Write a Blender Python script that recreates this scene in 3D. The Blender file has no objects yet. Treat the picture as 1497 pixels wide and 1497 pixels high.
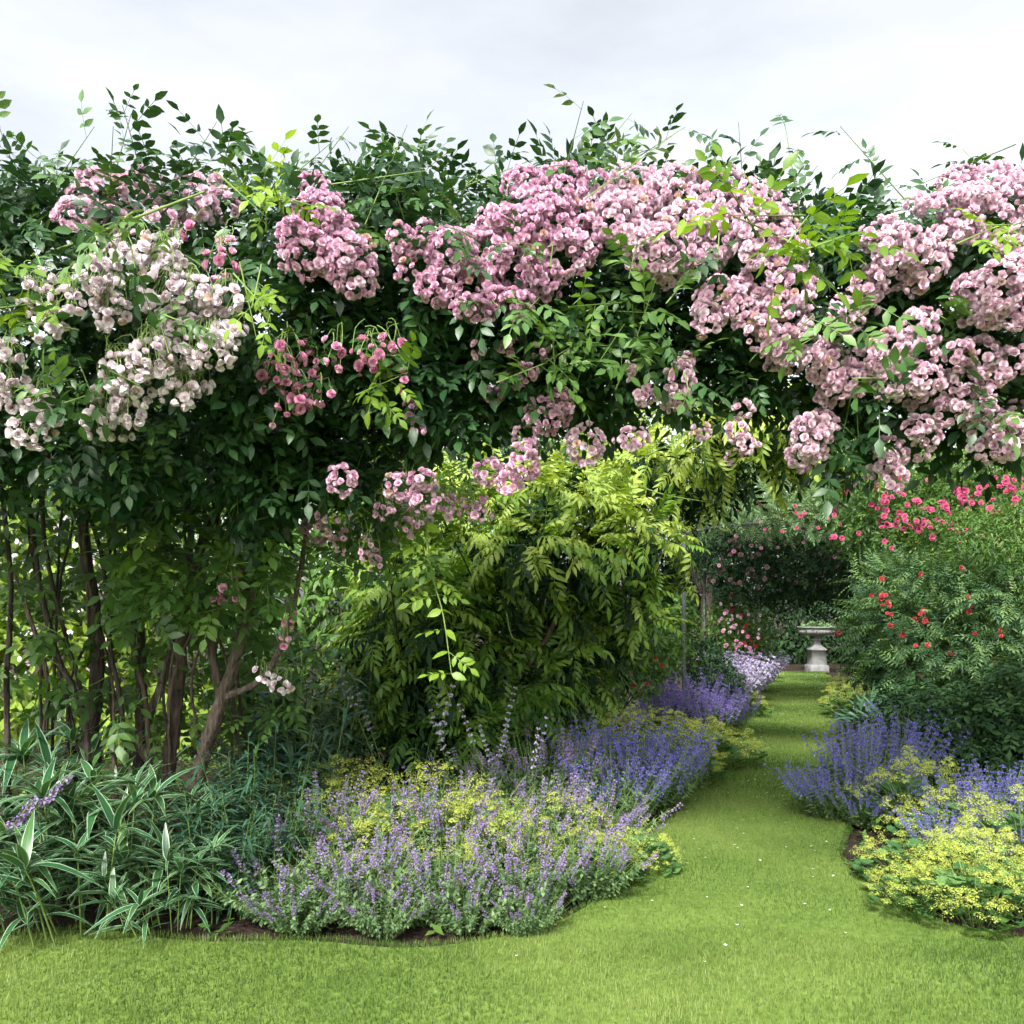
import bpy, math
import numpy as np

# ------------------------------------------------------------------ basics
R = np.random.RandomState(11)
F, CX, HZ, EYE = 1200.0, 748.5, 895.0, 1.5      # focal length / horizon in photo pixels, eye height
scn = bpy.context.scene
COL = scn.collection
A = np.array

def P(px, py, d):
    return A([(px - CX) / F * d, d, EYE + (HZ - py) / F * d])

def nrm(v):
    v = np.asarray(v, float)
    return v / np.maximum(np.linalg.norm(v, axis=-1, keepdims=True), 1e-9)

def rdir(n):
    return nrm(R.normal(size=(n, 3)))

def frames(y, up, scale=1.0):
    y = nrm(y)
    x = nrm(np.cross(y, up))
    z = np.cross(x, y)
    M = np.stack([x, y, z], axis=-1)
    s = np.asarray(scale, float)
    return M * (s.reshape(-1, 1, 1) if s.ndim else s)

class T:                                           # template: one face size k
    def __init__(s, V, Fc, U=None, W=None):
        s.V = np.asarray(V, float); s.F = np.asarray(Fc, int)
        s.U = np.zeros(len(s.V)) if U is None else np.asarray(U, float)
        s.W = np.zeros(len(s.V)) if W is None else np.asarray(W, float)

def tjoin(ts):
    V, Fc, U, W, n = [], [], [], [], 0
    for t in ts:
        V.append(t.V); Fc.append(t.F + n); U.append(t.U); W.append(t.W); n += len(t.V)
    return T(np.concatenate(V), np.concatenate(Fc), np.concatenate(U), np.concatenate(W))

def tmove(t, M, p):
    return T(t.V @ np.asarray(M).T + np.asarray(p), t.F, t.U, t.W)

class MB:
    def __init__(s):
        s.V = []; s.G = {}; s.t = []; s.u = []; s.w = []; s.n = 0
    def raw(s, V, Fc, tone=0.5, U=None, W=None, mat=0):
        V = np.asarray(V, float); Fc = np.asarray(Fc, int); n = len(V)
        s.V.append(V)
        s.G.setdefault(Fc.shape[1], []).append((Fc + s.n, mat))
        s.t.append(np.broadcast_to(np.asarray(tone, float), (n,)))
        s.u.append(np.zeros(n) if U is None else U)
        s.w.append(np.zeros(n) if W is None else W)
        s.n += n
        return s
    def inst(s, t, M, pos, tone, mat=0):
        pos = np.asarray(pos, float); N, nv = len(pos), len(t.V)
        if N == 0: return s
        V = (np.einsum('nij,vj->nvi', M, t.V) + pos[:, None]).reshape(-1, 3)
        Fc = (t.F[None] + (np.arange(N) * nv)[:, None, None]).reshape(-1, t.F.shape[1])
        return s.raw(V, Fc, np.repeat(tone, nv), np.tile(t.U, N), np.tile(t.W, N), mat)
    def tube(s, pts, rad, sides=7, tone=0.5, mat=0, sub=6, wob=0.0, cap=True):
        pts = np.asarray(pts, float); rad = np.broadcast_to(np.asarray(rad, float), (len(pts),))
        if sub > 1 and len(pts) > 2:                       # Catmull-Rom
            q = np.vstack([2 * pts[0] - pts[1], pts, 2 * pts[-1] - pts[-2]])
            out, ro = [], []
            for i in range(len(pts) - 1):
                p0, p1, p2, p3 = q[i:i + 4]
                for k in range(sub):
                    f = k / sub
                    out.append(.5 * (2 * p1 + (p2 - p0) * f + (2 * p0 - 5 * p1 + 4 * p2 - p3) * f * f + (3 * p1 - p0 - 3 * p2 + p3) * f ** 3))
                    ro.append(rad[i] * (1 - f) + rad[i + 1] * f)
            out.append(pts[-1]); ro.append(rad[-1])
            pts, rad = A(out), A(ro)
        n = len(pts)
        if wob: pts = pts + R.normal(size=pts.shape) * wob * rad[:, None]
        tg = nrm(np.gradient(pts, axis=0))
        ref = A([0.31, 0.9, 0.3]) if abs(tg[0] @ A([0.31, 0.9, 0.3])) < .9 else A([1., 0, 0])
        x = nrm(np.cross(tg, ref)); y = np.cross(tg, x)
        a = np.arange(sides) / sides * 2 * np.pi
        rr = rad[:, None] * (1 + (R.normal(size=(n, sides)) * .09 * (wob > 0)))
        V = pts[:, None] + rr[..., None] * (np.cos(a)[None, :, None] * x[:, None] + np.sin(a)[None, :, None] * y[:, None])
        i = np.arange(n - 1)[:, None] * sides; j = np.arange(sides)[None]; j2 = (j + 1) % sides
        Fc = np.stack([i + j, i + j2, i + sides + j2, i + sides + j], -1).reshape(-1, 4)
        return s.raw(V.reshape(-1, 3), Fc, tone, np.repeat(np.linspace(0, 1, n), sides), np.tile(a, n), mat)
    def data(s, name, mats, smooth=True):
        me = bpy.data.meshes.new(name)
        V = np.concatenate(s.V).astype(np.float32)
        me.vertices.add(len(V)); me.vertices.foreach_set('co', V.ravel())
        loops, tot, mi = [], [], []
        for k, lst in s.G.items():
            for Fc, m in lst:
                loops.append(Fc.ravel()); tot.append(np.full(len(Fc), k)); mi.append(np.full(len(Fc), m))
        loops = np.concatenate(loops).astype(np.int32); tot = np.concatenate(tot); mi = np.concatenate(mi).astype(np.int32)
        st = np.concatenate([[0], np.cumsum(tot)[:-1]]).astype(np.int32)
        me.loops.add(len(loops)); me.loops.foreach_set('vertex_index', loops)
        me.polygons.add(len(tot)); me.polygons.foreach_set('loop_start', st)
        me.polygons.foreach_set('material_index', mi)
        if smooth: me.polygons.foreach_set('use_smooth', np.ones(len(tot), bool))
        me.update(calc_edges=True)
        for nm, arr in (('tone', s.t), ('u', s.u), ('w', s.w)):
            at = me.attributes.new(nm, 'FLOAT', 'POINT'); at.data.foreach_set('value', np.concatenate(arr).astype(np.float32))
        for m in (mats if isinstance(mats, (list, tuple)) else [mats]): me.materials.append(m)
        return me
    def build(s, name, mats, parent=None, smooth=True, off=None):
        if off is not None: s.V = [v - np.asarray(off) for v in s.V]
        me = s.data(name, mats, smooth)
        o = bpy.data.objects.new(name, me); COL.objects.link(o); o.parent = parent
        return o

def tag(o, label=None, cat=None, group=None, kind=None):
    if label: o['label'] = label
    if cat: o['category'] = cat
    if group: o['group'] = group
    if kind: o['kind'] = kind
    return o

def thing(name, label, cat, loc=(0, 0, 0), group=None):
    o = bpy.data.objects.new(name, None); COL.objects.link(o)
    o.location = tuple(float(c) for c in loc); o.empty_display_size = .1
    return tag(o, label, cat, group)

def dup(root, loc, rz, sc, label):
    r = root.copy(); COL.objects.link(r)
    r.location = loc; r.rotation_euler = (R.normal() * .07, R.normal() * .07, rz); r.scale = (sc[0] * R.uniform(.88, 1.12), sc[1] * R.uniform(.88, 1.12), sc[2] * R.uniform(.88, 1.14)); r['label'] = label
    for ch in list(root.children):
        c = ch.copy(); COL.objects.link(c); c.parent = r
        for g in list(ch.children):
            d = g.copy(); COL.objects.link(d); d.parent = c
    return r

# ------------------------------------------------------------------ materials
def nodes(name):
    m = bpy.data.materials.new(name); m.use_nodes = True
    nt = m.node_tree; nt.nodes.clear()
    return m, nt, nt.nodes, nt.links

def ramp(N, L, src, stops):
    r = N.new('ShaderNodeValToRGB')
    el = r.color_ramp.elements
    while len(el) < len(stops): el.new(.5)
    for e, (p, c) in zip(el, stops): e.position = p; e.color = (*c, 1)
    L.new(src, r.inputs[0])
    return r.outputs[0]

def attr(N, nm):
    a = N.new('ShaderNodeAttribute'); a.attribute_name = nm
    return a.outputs['Fac']

def mix(N, L, fac, a, b, blend='MIX'):
    m = N.new('ShaderNodeMix'); m.data_type = 'RGBA'; m.blend_type = blend
    if isinstance(fac, (int, float)): m.inputs[0].default_value = fac
    else: L.new(fac, m.inputs[0])
    for k, v in ((6, a), (7, b)):
        if isinstance(v, tuple): m.inputs[k].default_value = (*v, 1)
        else: L.new(v, m.inputs[k])
    return m.outputs[2]

def finish(N, L, col, trans, rough, spec, tcol=None, tint=(1.25, 1.2, .45)):
    b = N.new('ShaderNodeBsdfPrincipled')
    L.new(col, b.inputs['Base Color']); b.inputs['Roughness'].default_value = rough
    b.inputs['Specular IOR Level'].default_value = spec
    o = N.new('ShaderNodeOutputMaterial')
    if trans > 0:
        t = N.new('ShaderNodeBsdfTranslucent')
        L.new(mix(N, L, 1.0, col, tint, 'MULTIPLY'), t.inputs[0])
        ms = N.new('ShaderNodeMixShader'); ms.inputs[0].default_value = trans
        L.new(b.outputs[0], ms.inputs[1]); L.new(t.outputs[0], ms.inputs[2]); L.new(ms.outputs[0], o.inputs[0])
    else: L.new(b.outputs[0], o.inputs[0])

def leaf_mat(name, c0, c1, c2, trans=.35, rough=.45, spec=.45, vein=.25, edge=None):
    m, nt, N, L = nodes(name)
    col = ramp(N, L, attr(N, 'tone'), [(0, c0), (.5, c1), (1, c2)])
    w = attr(N, 'w')
    vr = ramp(N, L, w, [(0, (vein,) * 3), (.18, (0, 0, 0))])
    col = mix(N, L, vr, col, mix(N, L, 1.0, col, (1.9, 1.8, 1.6), 'MULTIPLY'))
    if edge:
        col = mix(N, L, ramp(N, L, w, [(.74, (0, 0, 0)), (.88, (1, 1, 1))]), col, edge)
    finish(N, L, col, trans, rough, spec)
    return m

def petal_mat(name, inner, outer, faded, trans=.3):
    m, nt, N, L = nodes(name)
    o = ramp(N, L, attr(N, 'tone'), [(0, outer), (.66, tuple(.5 * (a + b) for a, b in zip(outer, faded))), (.9, faded), (1, tuple(a * b for a, b in zip(faded, (.80, .68, .52))))])
    col = mix(N, L, ramp(N, L, attr(N, 'u'), [(0, (0, 0, 0)), (.62, (1, 1, 1))]), inner, o)
    col = mix(N, L, ramp(N, L, attr(N, 'w'), [(0, (0, 0, 0)), (1, (.45, .45, .45))]), col, inner)      # petals differ within a bloom
    finish(N, L, col, trans, .6, .2, tint=(1.05, .95, 1.0))
    return m

def bark_mat(name, c0, c1, scale=30):
    m, nt, N, L = nodes(name)
    tc = N.new('ShaderNodeTexCoord'); mp = N.new('ShaderNodeMapping')
    mp.inputs['Scale'].default_value = (1, 1, .22); L.new(tc.outputs['Object'], mp.inputs[0])
    ns = N.new('ShaderNodeTexNoise'); ns.inputs['Scale'].default_value = scale; ns.inputs['Detail'].default_value = 6
    L.new(mp.outputs[0], ns.inputs[0])
    col = ramp(N, L, ns.outputs[0], [(.3, c0), (.7, c1)])
    b = N.new('ShaderNodeBsdfPrincipled'); L.new(col, b.inputs['Base Color']); b.inputs['Roughness'].default_value = .85
    bp = N.new('ShaderNodeBump'); bp.inputs['Strength'].default_value = 1.0; bp.inputs['Distance'].default_value = .035
    L.new(ns.outputs[0], bp.inputs['Height']); L.new(bp.outputs[0], b.inputs['Normal'])
    o = N.new('ShaderNodeOutputMaterial'); L.new(b.outputs[0], o.inputs[0])
    return m

def noise_mat(name, stops, scale=4, rough=.9, bump=.3, detail=8, dist=.02, spec=.3):
    m, nt, N, L = nodes(name)
    tc = N.new('ShaderNodeTexCoord')
    ns = N.new('ShaderNodeTexNoise'); ns.inputs['Scale'].default_value = scale; ns.inputs['Detail'].default_value = detail
    L.new(tc.outputs['Object'], ns.inputs[0])
    ns2 = N.new('ShaderNodeTexNoise'); ns2.inputs['Scale'].default_value = scale * 14; ns2.inputs['Detail'].default_value = 5
    L.new(tc.outputs['Object'], ns2.inputs[0])
    mm = N.new('ShaderNodeMath'); mm.operation = 'MULTIPLY_ADD'; mm.inputs[1].default_value = .5
    h = N.new('ShaderNodeMath'); h.operation = 'MULTIPLY'; h.inputs[1].default_value = .5
    L.new(ns2.outputs[0], h.inputs[0]); L.new(ns.outputs[0], mm.inputs[0]); L.new(h.outputs[0], mm.inputs[2])
    col = ramp(N, L, mm.outputs[0], stops)
    b = N.new('ShaderNodeBsdfPrincipled'); L.new(col, b.inputs['Base Color']); b.inputs['Roughness'].default_value = rough
    b.inputs['Specular IOR Level'].default_value = spec
    bp = N.new('ShaderNodeBump'); bp.inputs['Strength'].default_value = bump; bp.inputs['Distance'].default_value = dist
    L.new(ns2.outputs[0], bp.inputs['Height']); L.new(bp.outputs[0], b.inputs['Normal'])
    o = N.new('ShaderNodeOutputMaterial'); L.new(b.outputs[0], o.inputs[0])
    return m

M = dict(
    rose_leaf=leaf_mat('rose_leaf', (.012, .042, .016), (.036, .098, .028), (.11, .21, .05), .25, .42, .45),
    young=leaf_mat('young_leaf', (.10, .20, .02), (.19, .32, .035), (.30, .44, .06), .45, .4, .4),
    mid_leaf=leaf_mat('mid_green_leaf', (.03, .075, .018), (.065, .145, .028), (.13, .24, .045), .35, .45, .4),
    gold_leaf=leaf_mat('golden_leaf', (.035, .11, .022), (.16, .29, .04), (.40, .50, .115), .4, .42, .4),
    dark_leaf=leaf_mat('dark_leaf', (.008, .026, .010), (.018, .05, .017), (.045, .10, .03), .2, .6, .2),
    fern_leaf=leaf_mat('feathery_leaf', (.02, .06, .025), (.06, .135, .05), (.17, .28, .09), .35, .5, .35),
    vine_leaf=leaf_mat('vine_leaf', (.008, .05, .02), (.012, .07, .03), (.02, .09, .04), .25, .6, .2),
    grey_leaf=leaf_mat('grey_green_leaf', (.06, .13, .05), (.115, .205, .085), (.21, .31, .15), .3, .55, .3),
    lance_leaf=leaf_mat('blue_green_leaf', (.018, .062, .036), (.035, .10, .055), (.075, .165, .09), .25, .38, .5),
    varieg=leaf_mat('variegated_leaf', (.016, .07, .026), (.03, .11, .04), (.07, .16, .05), .25, .36, .5, .4, (.36, .47, .32)),
    lime_leaf=leaf_mat('lime_leaf', (.09, .16, .02), (.17, .27, .035), (.28, .38, .06), .4, .45, .35),
    alch_leaf=leaf_mat('round_leaf', (.05, .13, .045), (.08, .19, .06), (.13, .26, .08), .3, .55, .3),
    grass=leaf_mat('grass_blade', (.05, .105, .020), (.112, .19, .038), (.235, .30, .09), .35, .5, .3, 0),
    alch_fl=petal_mat('lime_yellow_flower', (.30, .42, .05), (.51, .61, .09), (.68, .72, .26), .45),
    pink=petal_mat('pink_petal', (.52, .13, .32), (.86, .58, .74), (.93, .85, .89)),
    shell=petal_mat('shell_pink_petal', (.56, .22, .39), (.90, .69, .79), (.94, .89, .90)),
    blush=petal_mat('blush_white_petal', (.76, .50, .62), (.94, .89, .92), (.95, .95, .94)),
    magenta=petal_mat('deep_pink_petal', (.52, .07, .25), (.80, .38, .57), (.87, .64, .74)),
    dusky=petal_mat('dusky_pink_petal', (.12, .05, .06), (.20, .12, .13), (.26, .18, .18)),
    crimson=petal_mat('crimson_petal', (.28, .015, .07), (.48, .06, .16), (.62, .24, .34)),
    scarlet=petal_mat('scarlet_petal', (.26, .01, .02), (.46, .04, .06), (.58, .14, .14)),
    mauve=petal_mat('mauve_flower', (.11, .06, .22), (.25, .18, .38), (.40, .32, .48), .2),
    blue=petal_mat('blue_violet_flower', (.07, .05, .30), (.155, .15, .48), (.25, .23, .54), .2),
    violet=petal_mat('violet_flower', (.10, .06, .30), (.22, .17, .50), (.36, .30, .58), .2),
    lilac=petal_mat('lilac_flower', (.26, .20, .42), (.42, .37, .57), (.60, .56, .66), .2),
    white_fl=petal_mat('white_flower', (.6, .6, .5), (.8, .8, .76), (.82, .82, .78), .3),
    stalk=leaf_mat('green_stalk', (.10, .17, .04), (.15, .23, .06), (.21, .30, .09), 0, .6, .3, 0),
    bark=bark_mat('rose_bark', (.030, .020, .013), (.13, .095, .068)),
    bark_pale=bark_mat('pale_bark', (.035, .026, .018), (.17, .13, .10), 55),
    bark_dark=bark_mat('dark_bark', (.016, .011, .008), (.05, .036, .026)),
    soil=noise_mat('soil', [(.3, (.018, .011, .007)), (.7, (.055, .036, .024))], 3, .95, .8, dist=.05),
    lawn=noise_mat('lawn_turf', [(.32, (.07, .125, .018)), (.5, (.12, .19, .03)), (.7, (.17, .25, .05))], 2.2, .9, .6),
    stone=noise_mat('weathered_stone', [(.30, (.08, .08, .075)), (.5, (.19, .19, .19)), (.72, (.30, .30, .30))], 6, .85, .5),
    steel=noise_mat('painted_steel', [(.3, (.05, .055, .055)), (.7, (.11, .12, .12))], 9, .45, .1),
)

# ------------------------------------------------------------------ leaf templates
def leaf_T(ns=5, width=.42, fold=.18, droop=.22, pos=.8, tip=.006):
    t = np.linspace(0, 1, ns)
    w = width / 2 * np.sin(np.pi * np.clip(t, 0.02, 1) ** pos) ** .85
    w[0] = .02 * width; w[-1] = tip
    z = -droop * t ** 2
    V = np.stack([np.stack([-w, t, z + fold * w], -1), np.stack([0 * t, t, z], -1), np.stack([w, t, z + fold * w], -1)], 1).reshape(-1, 3)
    i = np.arange(ns - 1)[:, None] * 3; j = np.arange(2)[None]
    Fc = np.stack([i + j, i + j + 1, i + j + 4, i + j + 3], -1).reshape(-1, 4)
    return T(V, Fc, np.repeat(t, 3), np.tile([1., 0, 1.], ns))

def pinnate_T(pairs, leaf, ll, ang=60, droop=.25, hang=.25, first=.28, grow=1.0, jit=0.12):
    ts = []
    rs = np.linspace(0, 1, 5)
    V = np.stack([np.stack([np.full(5, -.008), rs, -droop * rs ** 2], -1), np.stack([np.full(5, .008), rs, -droop * rs ** 2], -1)], 1).reshape(-1, 3)
    i = np.arange(4) * 2
    ts.append(T(V, np.stack([i, i + 1, i + 3, i + 2], -1), np.repeat(rs, 2), np.full(10, .5)))
    for k in range(pairs):
        t = first + (1 - first) * k / pairs
        l = ll * (.75 + .25 * math.sin(math.pi * (k + .8) / (pairs + .6))) * grow
        for sd in (-1, 1):
            a = math.radians(ang + R.normal() * 8 - 12 * k / pairs)
            d = A([sd * math.sin(a), math.cos(a), -hang - droop * t + R.normal() * jit])
            ts.append(tmove(leaf, frames(d, A([R.normal() * .2, R.normal() * .2, 1.]), l * (1 + R.normal() * .08)), (0, t, -droop * t * t)))
    ts.append(tmove(leaf, frames(A([0, 1., -2 * droop]), A([0, 0, 1.]), ll * 1.1), (0, 1, -droop)))
    return tjoin(ts)

L5 = leaf_T(5, .52, .16, .2)
L4 = leaf_T(4, .50, .18, .2)
L3 = leaf_T(3, .50, .15, .15, tip=.01)
LN4 = leaf_T(4, .34, .2, .28)
LN3 = leaf_T(3, .32, .2, .25, tip=.01)
ROSE = [pinnate_T(n, L4, .40, 62, .12, .12, .32) for n in (2, 3, 3, 2)]
ROSE_S = [pinnate_T(n, L3, .36, 62, .12, .12, .3) for n in (2, 3)]
WIST = [pinnate_T(n, LN4, .36, 58, .30, .35, .2) for n in (5, 6, 5)]
WIST_S = [pinnate_T(5, LN3, .36, 58, .3, .35, .2)]
FERN = [pinnate_T(6, LN3, .26, 62, .18, .15, .12)]
LANCE = [leaf_T(6, .16, .22, .5 + .25 * k, .75) for k in range(3)]
VARL = [leaf_T(7, .175, .22, .25 + .4 * k, .72) for k in range(3)]
for t_ in VARL + LANCE:                      # arching tips: limit the drop
    t_.V[:, 2] *= .9

def ring_petal(th, n_r, r0, r1, z0, z1, wid, cup):
    # a small 2x2-quad petal at angle th, rising from radius r0,z0 to r1,z1
    V, U = [], []
    for i, t in enumerate((0., .6, 1.)):
        r = r0 + (r1 - r0) * t ** .8; z = z0 + (z1 - z0) * t
        hw = wid * (.45, 1.0, .62)[i]
        for c in (-1, 0, 1):
            rr = r - cup * (c * c) * hw + (0.06 * r1 if (c == 0 and i == 2) else 0)
            V.append((rr * math.cos(th) - c * hw * math.sin(th), rr * math.sin(th) + c * hw * math.cos(th), z + .10 * wid * c * c + R.normal() * .025))
            U.append(.1 + .9 * t * n_r)
    f = [(a, a + 1, a + 4, a + 3) for a in (0, 1, 3, 4)]
    return T(V, f, U, np.full(len(V), R.rand() ** 2))

def bloom_T(full=1):
    ts = []
    for (n, r0, r1, z0, z1, w, rr) in ((7, .12, .50, -.08, .0 + R.rand() * .12, .27, 1.), (7, .12, .45, .0, .17, .23, 1.), (6, .12, .33, .05, .29, .19, .95), (5, .08, .20, .1, .36, .14, .85), (3, .03, .08, .1, .38, .09, .7))[:4 + full]:
        o = R.rand() * 6
        for k in range(n):
            ts.append(ring_petal(o + k * 2 * math.pi / n + R.normal() * .1, rr, r0, r1 * (1 + R.normal() * .07), z0, z1 + R.normal() * .03, w * (1 + R.normal() * .08), .25))
    return tjoin(ts)

BLOOM = [bloom_T() for _ in range(5)]
def cup_T():
    ts = []
    for (n, r0, r1, z0, z1, w, rr) in ((6, .16, .40, -.22, .22, .27, 1.), (5, .12, .30, -.1, .27, .22, .9), (4, .05, .16, 0, .28, .14, .7)):
        o = R.rand() * 6
        for k in range(n):
            ts.append(ring_petal(o + k * 2 * math.pi / n + R.normal() * .1, rr, r0, r1 * (1 + R.normal() * .09), z0, z1 + R.normal() * .04, w, .25))
    return tjoin(ts)
CUP = [cup_T() for _ in range(4)]
def small_bloom_T():
    ts = []
    for (n, r0, r1, z0, z1, w, rr) in ((6, .08, .5, 0, .1, .28, 1.), (5, .04, .28, .06, .25, .2, .7)):
        o = R.rand() * 6
        for k in range(n): ts.append(ring_petal(o + k * 2 * math.pi / n, rr, r0, r1, z0, z1, w, .2))
    return tjoin(ts)
SBLOOM = small_bloom_T()
# florets
FLORET = T([(0, 0, 0), (-.5, .35, .7), (.5, .35, .7), (-.45, -.4, .9), (.45, -.4, .9), (0, 0, .25)],
           [(0, 1, 2), (0, 3, 1), (0, 2, 4), (5, 4, 3)], [0, 1, 1, 1, 1, .3])
STAR = T([(0, 0, 0)] + [(math.cos(a) * (1 if k % 2 == 0 else .4), math.sin(a) * (1 if k % 2 == 0 else .4), .15 * (k % 2 == 0)) for k, a in enumerate(np.arange(8) * math.pi / 4)],
         [(0, 1 + k, 1 + (k + 1) % 8) for k in range(8)], [0.2] + [1, .5] * 4)
def round_leaf_T():
    n = 18; V = [(0, 0, 0)]; 
    for k in range(n + 1):
        a = math.radians(-70 + 320 * k / n - 0) ; r = (1.0 if k % 2 else .86)
        V.append((math.cos(a) * r * .5, math.sin(a) * r * .5 + .1, .12 * r + .05 * (k % 2)))
    return T(V, [(0, k + 1, k + 2) for k in range(n)], [0] + [1] * (n + 1), [0.] + [.5] * (n + 1))
ROUND = round_leaf_T()

def pick_inst(mb, Ts, Mx, pos, tone, mat=0):
    idx = R.randint(0, len(Ts), len(pos))
    for k, t in enumerate(Ts):
        m = idx == k
        mb.inst(t, Mx[m], pos[m], np.asarray(tone)[m], mat)

# ------------------------------------------------------------------ generators
def lump_points(n, lumps, shell=(.72, 1.08), up_bias=.25):
    """points over the surfaces of many ellipsoids, those buried in another ellipsoid dropped"""
    L = np.asarray(lumps, float)
    area = (L[:, 3] * L[:, 4] + L[:, 4] * L[:, 5] + L[:, 3] * L[:, 5])
    P_, O_ = [], []
    got = 0
    while got < n:
        k = R.choice(len(L), n, p=area / area.sum())
        d = rdir(n); d[:, 2] += up_bias; d = nrm(d)
        f = R.uniform(shell[0], shell[1], n) 
        p = L[k, :3] + d * L[k, 3:] * f[:, None]
        keep = np.ones(n, bool)
        for q in range(len(L)):
            e = (((p - L[q, :3]) / L[q, 3:]) ** 2).sum(1)
            keep &= ~((e < .45) & (k != q))
        p, o = p[keep], nrm(d[keep] / L[k[keep], 3:])
        P_.append(p); O_.append(o); got += len(p)
    return np.concatenate(P_)[:n], np.concatenate(O_)[:n]

def foliage(mb, Ts, n, lumps, size, tone=(.15, .85), out=.55, down=.45, shell=(.72, 1.08), zmin=.02, toph=None, jit=.5, mat=0, ub=.25):
    p, o = lump_points(n, lumps, shell, ub)
    k = p[:, 2] > zmin; p, o = p[k], o[k]; n = len(p)
    d = nrm(o * out + A([0, 0, -down]) + R.normal(size=(n, 3)) * jit)
    up = nrm(o + A([0, 0, .9]) + R.normal(size=(n, 3)) * .35)
    tn = R.uniform(tone[0], tone[1], n)
    if toph is not None:               # young growth is paler: more of it high up on the plant
        tn = np.clip(tn + (p[:, 2] - toph[0]) / (toph[1] - toph[0]) * toph[2], 0, 1)
    pick_inst(mb, Ts, frames(d, up, size * R.uniform(.7, 1.25, n)), p, tn, mat)
    return p, o

def blob_lumps(c, r, k, fr=.5, zsq=.8):
    """k sub-lumps spread over an ellipsoid"""
    d = rdir(k); d[:, 2] = np.abs(d[:, 2]) * 1.0 - .25
    f = R.uniform(.35, .8, k)
    cc = A(c) + d * A(r) * f[:, None]
    rr = np.stack([A(r) * R.uniform(fr * .65, fr * 1.15) for _ in range(k)])
    rr[:, 2] *= zsq
    return np.hstack([cc, rr])

def limb_set(mb, base, tips, r0, r1=.006, sag=.2, sides=6, wob=.12):
    for t in tips:
        b = A(base) + A([R.normal() * r0 * 1.5, R.normal() * r0 * 1.5, 0])
        mid = b * .5 + A(t) * .5 + R.normal(size=3) * .08 * np.linalg.norm(A(t) - b); mid[2] += sag * abs(t[2] - b[2]) * .3
        mb.tube([b, b * .75 + mid * .25 + A([0, 0, .02]), mid, t], [r0, r0 * .8, r0 * .5, r1], sides, .5, wob=wob)

def shrub(name, label, cat, loc, lumps, Ts, n, size, mat, group=None, stems=8, r0=.02, bark='bark_dark', tone=(.15, .85), out=.55, down=.45, toph=None, fname='foliage', shell=(.6, 1.1)):
    root = thing(name, label, cat, loc, group)
    mb = MB(); foliage(mb, Ts, n, lumps, size, tone, out, down, toph=toph, shell=shell)
    mb.build(fname, mat, root)
    lm = np.asarray(lumps)
    tips = lm[R.choice(len(lm), min(stems, len(lm)), replace=False)][:, :3]
    if stems:
        sb = MB(); limb_set(sb, (0, 0, -.03), tips, r0); sb.build('stem', M[bark], root)
    return root

def flower_cluster(mb, c, rad, bs, Ts, dens=1.0, nod=0.0, stalks=None, loose=1.0):
    """a truss of blooms: blooms on the front and sides of an ellipsoid facing outward"""
    rx, ry = rad[0], rad[1]; rz = rad[2]
    area = math.pi * rx * rz
    n = max(4, int(dens * 1.75 * area / (bs * bs * .62)))
    d = rdir(n * 3); d[:, 1] = -np.abs(d[:, 1]) * .9 + .25; d = nrm(d)
    f = R.uniform(.72 if dens > .6 else .15, 1.05, n * 3)
    p = d * A([rx, ry, rz]) * f[:, None] + R.normal(size=(n * 3, 3)) * bs * .12
    # poisson-ish thinning
    keep = []
    md = bs * .60 * loose
    for i in range(len(p)):
        if all(((p[i] - p[j]) ** 2).sum() > md * md for j in keep): keep.append(i)
        if len(keep) >= n: break
    p, d = p[keep], d[keep]; n = len(p)
    nd = nrm(d + A([0, -.35, .15 - nod]) + R.normal(size=(n, 3)) * .35)
    y = np.cross(nd, rdir(n))
    Mx = frames(y, nd, bs * R.uniform(.62, 1.15, n))
    tone = np.clip(np.where(R.rand(n) < .025, 1., R.beta(1.3, 2.2, n) * .9 + R.normal() * .08), 0, 1)
    pick_inst(mb, Ts, Mx, p + A(c), tone, 0)
    # stalks to a common point
    if stalks is not None:
        for q in p:
            e = q - A([0, 0, 0]) ; s0 = A(stalks) + R.normal(size=3) * .02
            m = (e + s0) * .5 + A([0, 0, .03]) + R.normal(size=3) * .012
            mb.tube(A([s0, m, e + nd[0] * 0]) + A(c), [.0022, .0018, .0016], 3, R.rand(), mat=1, sub=2)
    return n

# ------------------------------------------------------------------ ground, lawn
def path_c(d): return 1.62 + (d - 5.5) * .375
def path_l(d): return path_c(d) - .63 - .55 * np.exp(-np.maximum(d - 3.7, 0) / .28) + .05 * np.sin(d * 2.1) + .03 * np.sin(d * 5.3 + 1)
def path_r(d): return path_c(d) + .63 + .85 * np.exp(-np.maximum(d - 3.7, 0) / .28) + .05 * np.sin(d * 1.7 + 2) + .03 * np.sin(d * 4.7)
def bed_front(x): return 3.74 + .07 * np.sin(x * 2.3) + .04 * np.sin(x * 6.1 + 1)

g = MB(); S = 260.
xs = np.concatenate([[-S], np.linspace(-14, 22, 37), [S]]); ys = np.concatenate([[-S], np.linspace(-4, 40, 45), [S]])
gx, gy = np.meshgrid(xs, ys); nx = len(xs)
gzv = .012 * np.sin(gx * 3.1) * np.cos(gy * 2.7) - .012
i_, j_ = np.meshgrid(np.arange(len(ys) - 1), np.arange(nx - 1), indexing='ij'); a_ = (i_ * nx + j_).ravel()
g.raw(np.stack([gx, gy, gzv], -1).reshape(-1, 3), np.stack([a_, a_ + 1, a_ + nx + 1, a_ + nx], -1))
tag(g.build('ground', M['soil']), kind='structure')

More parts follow.
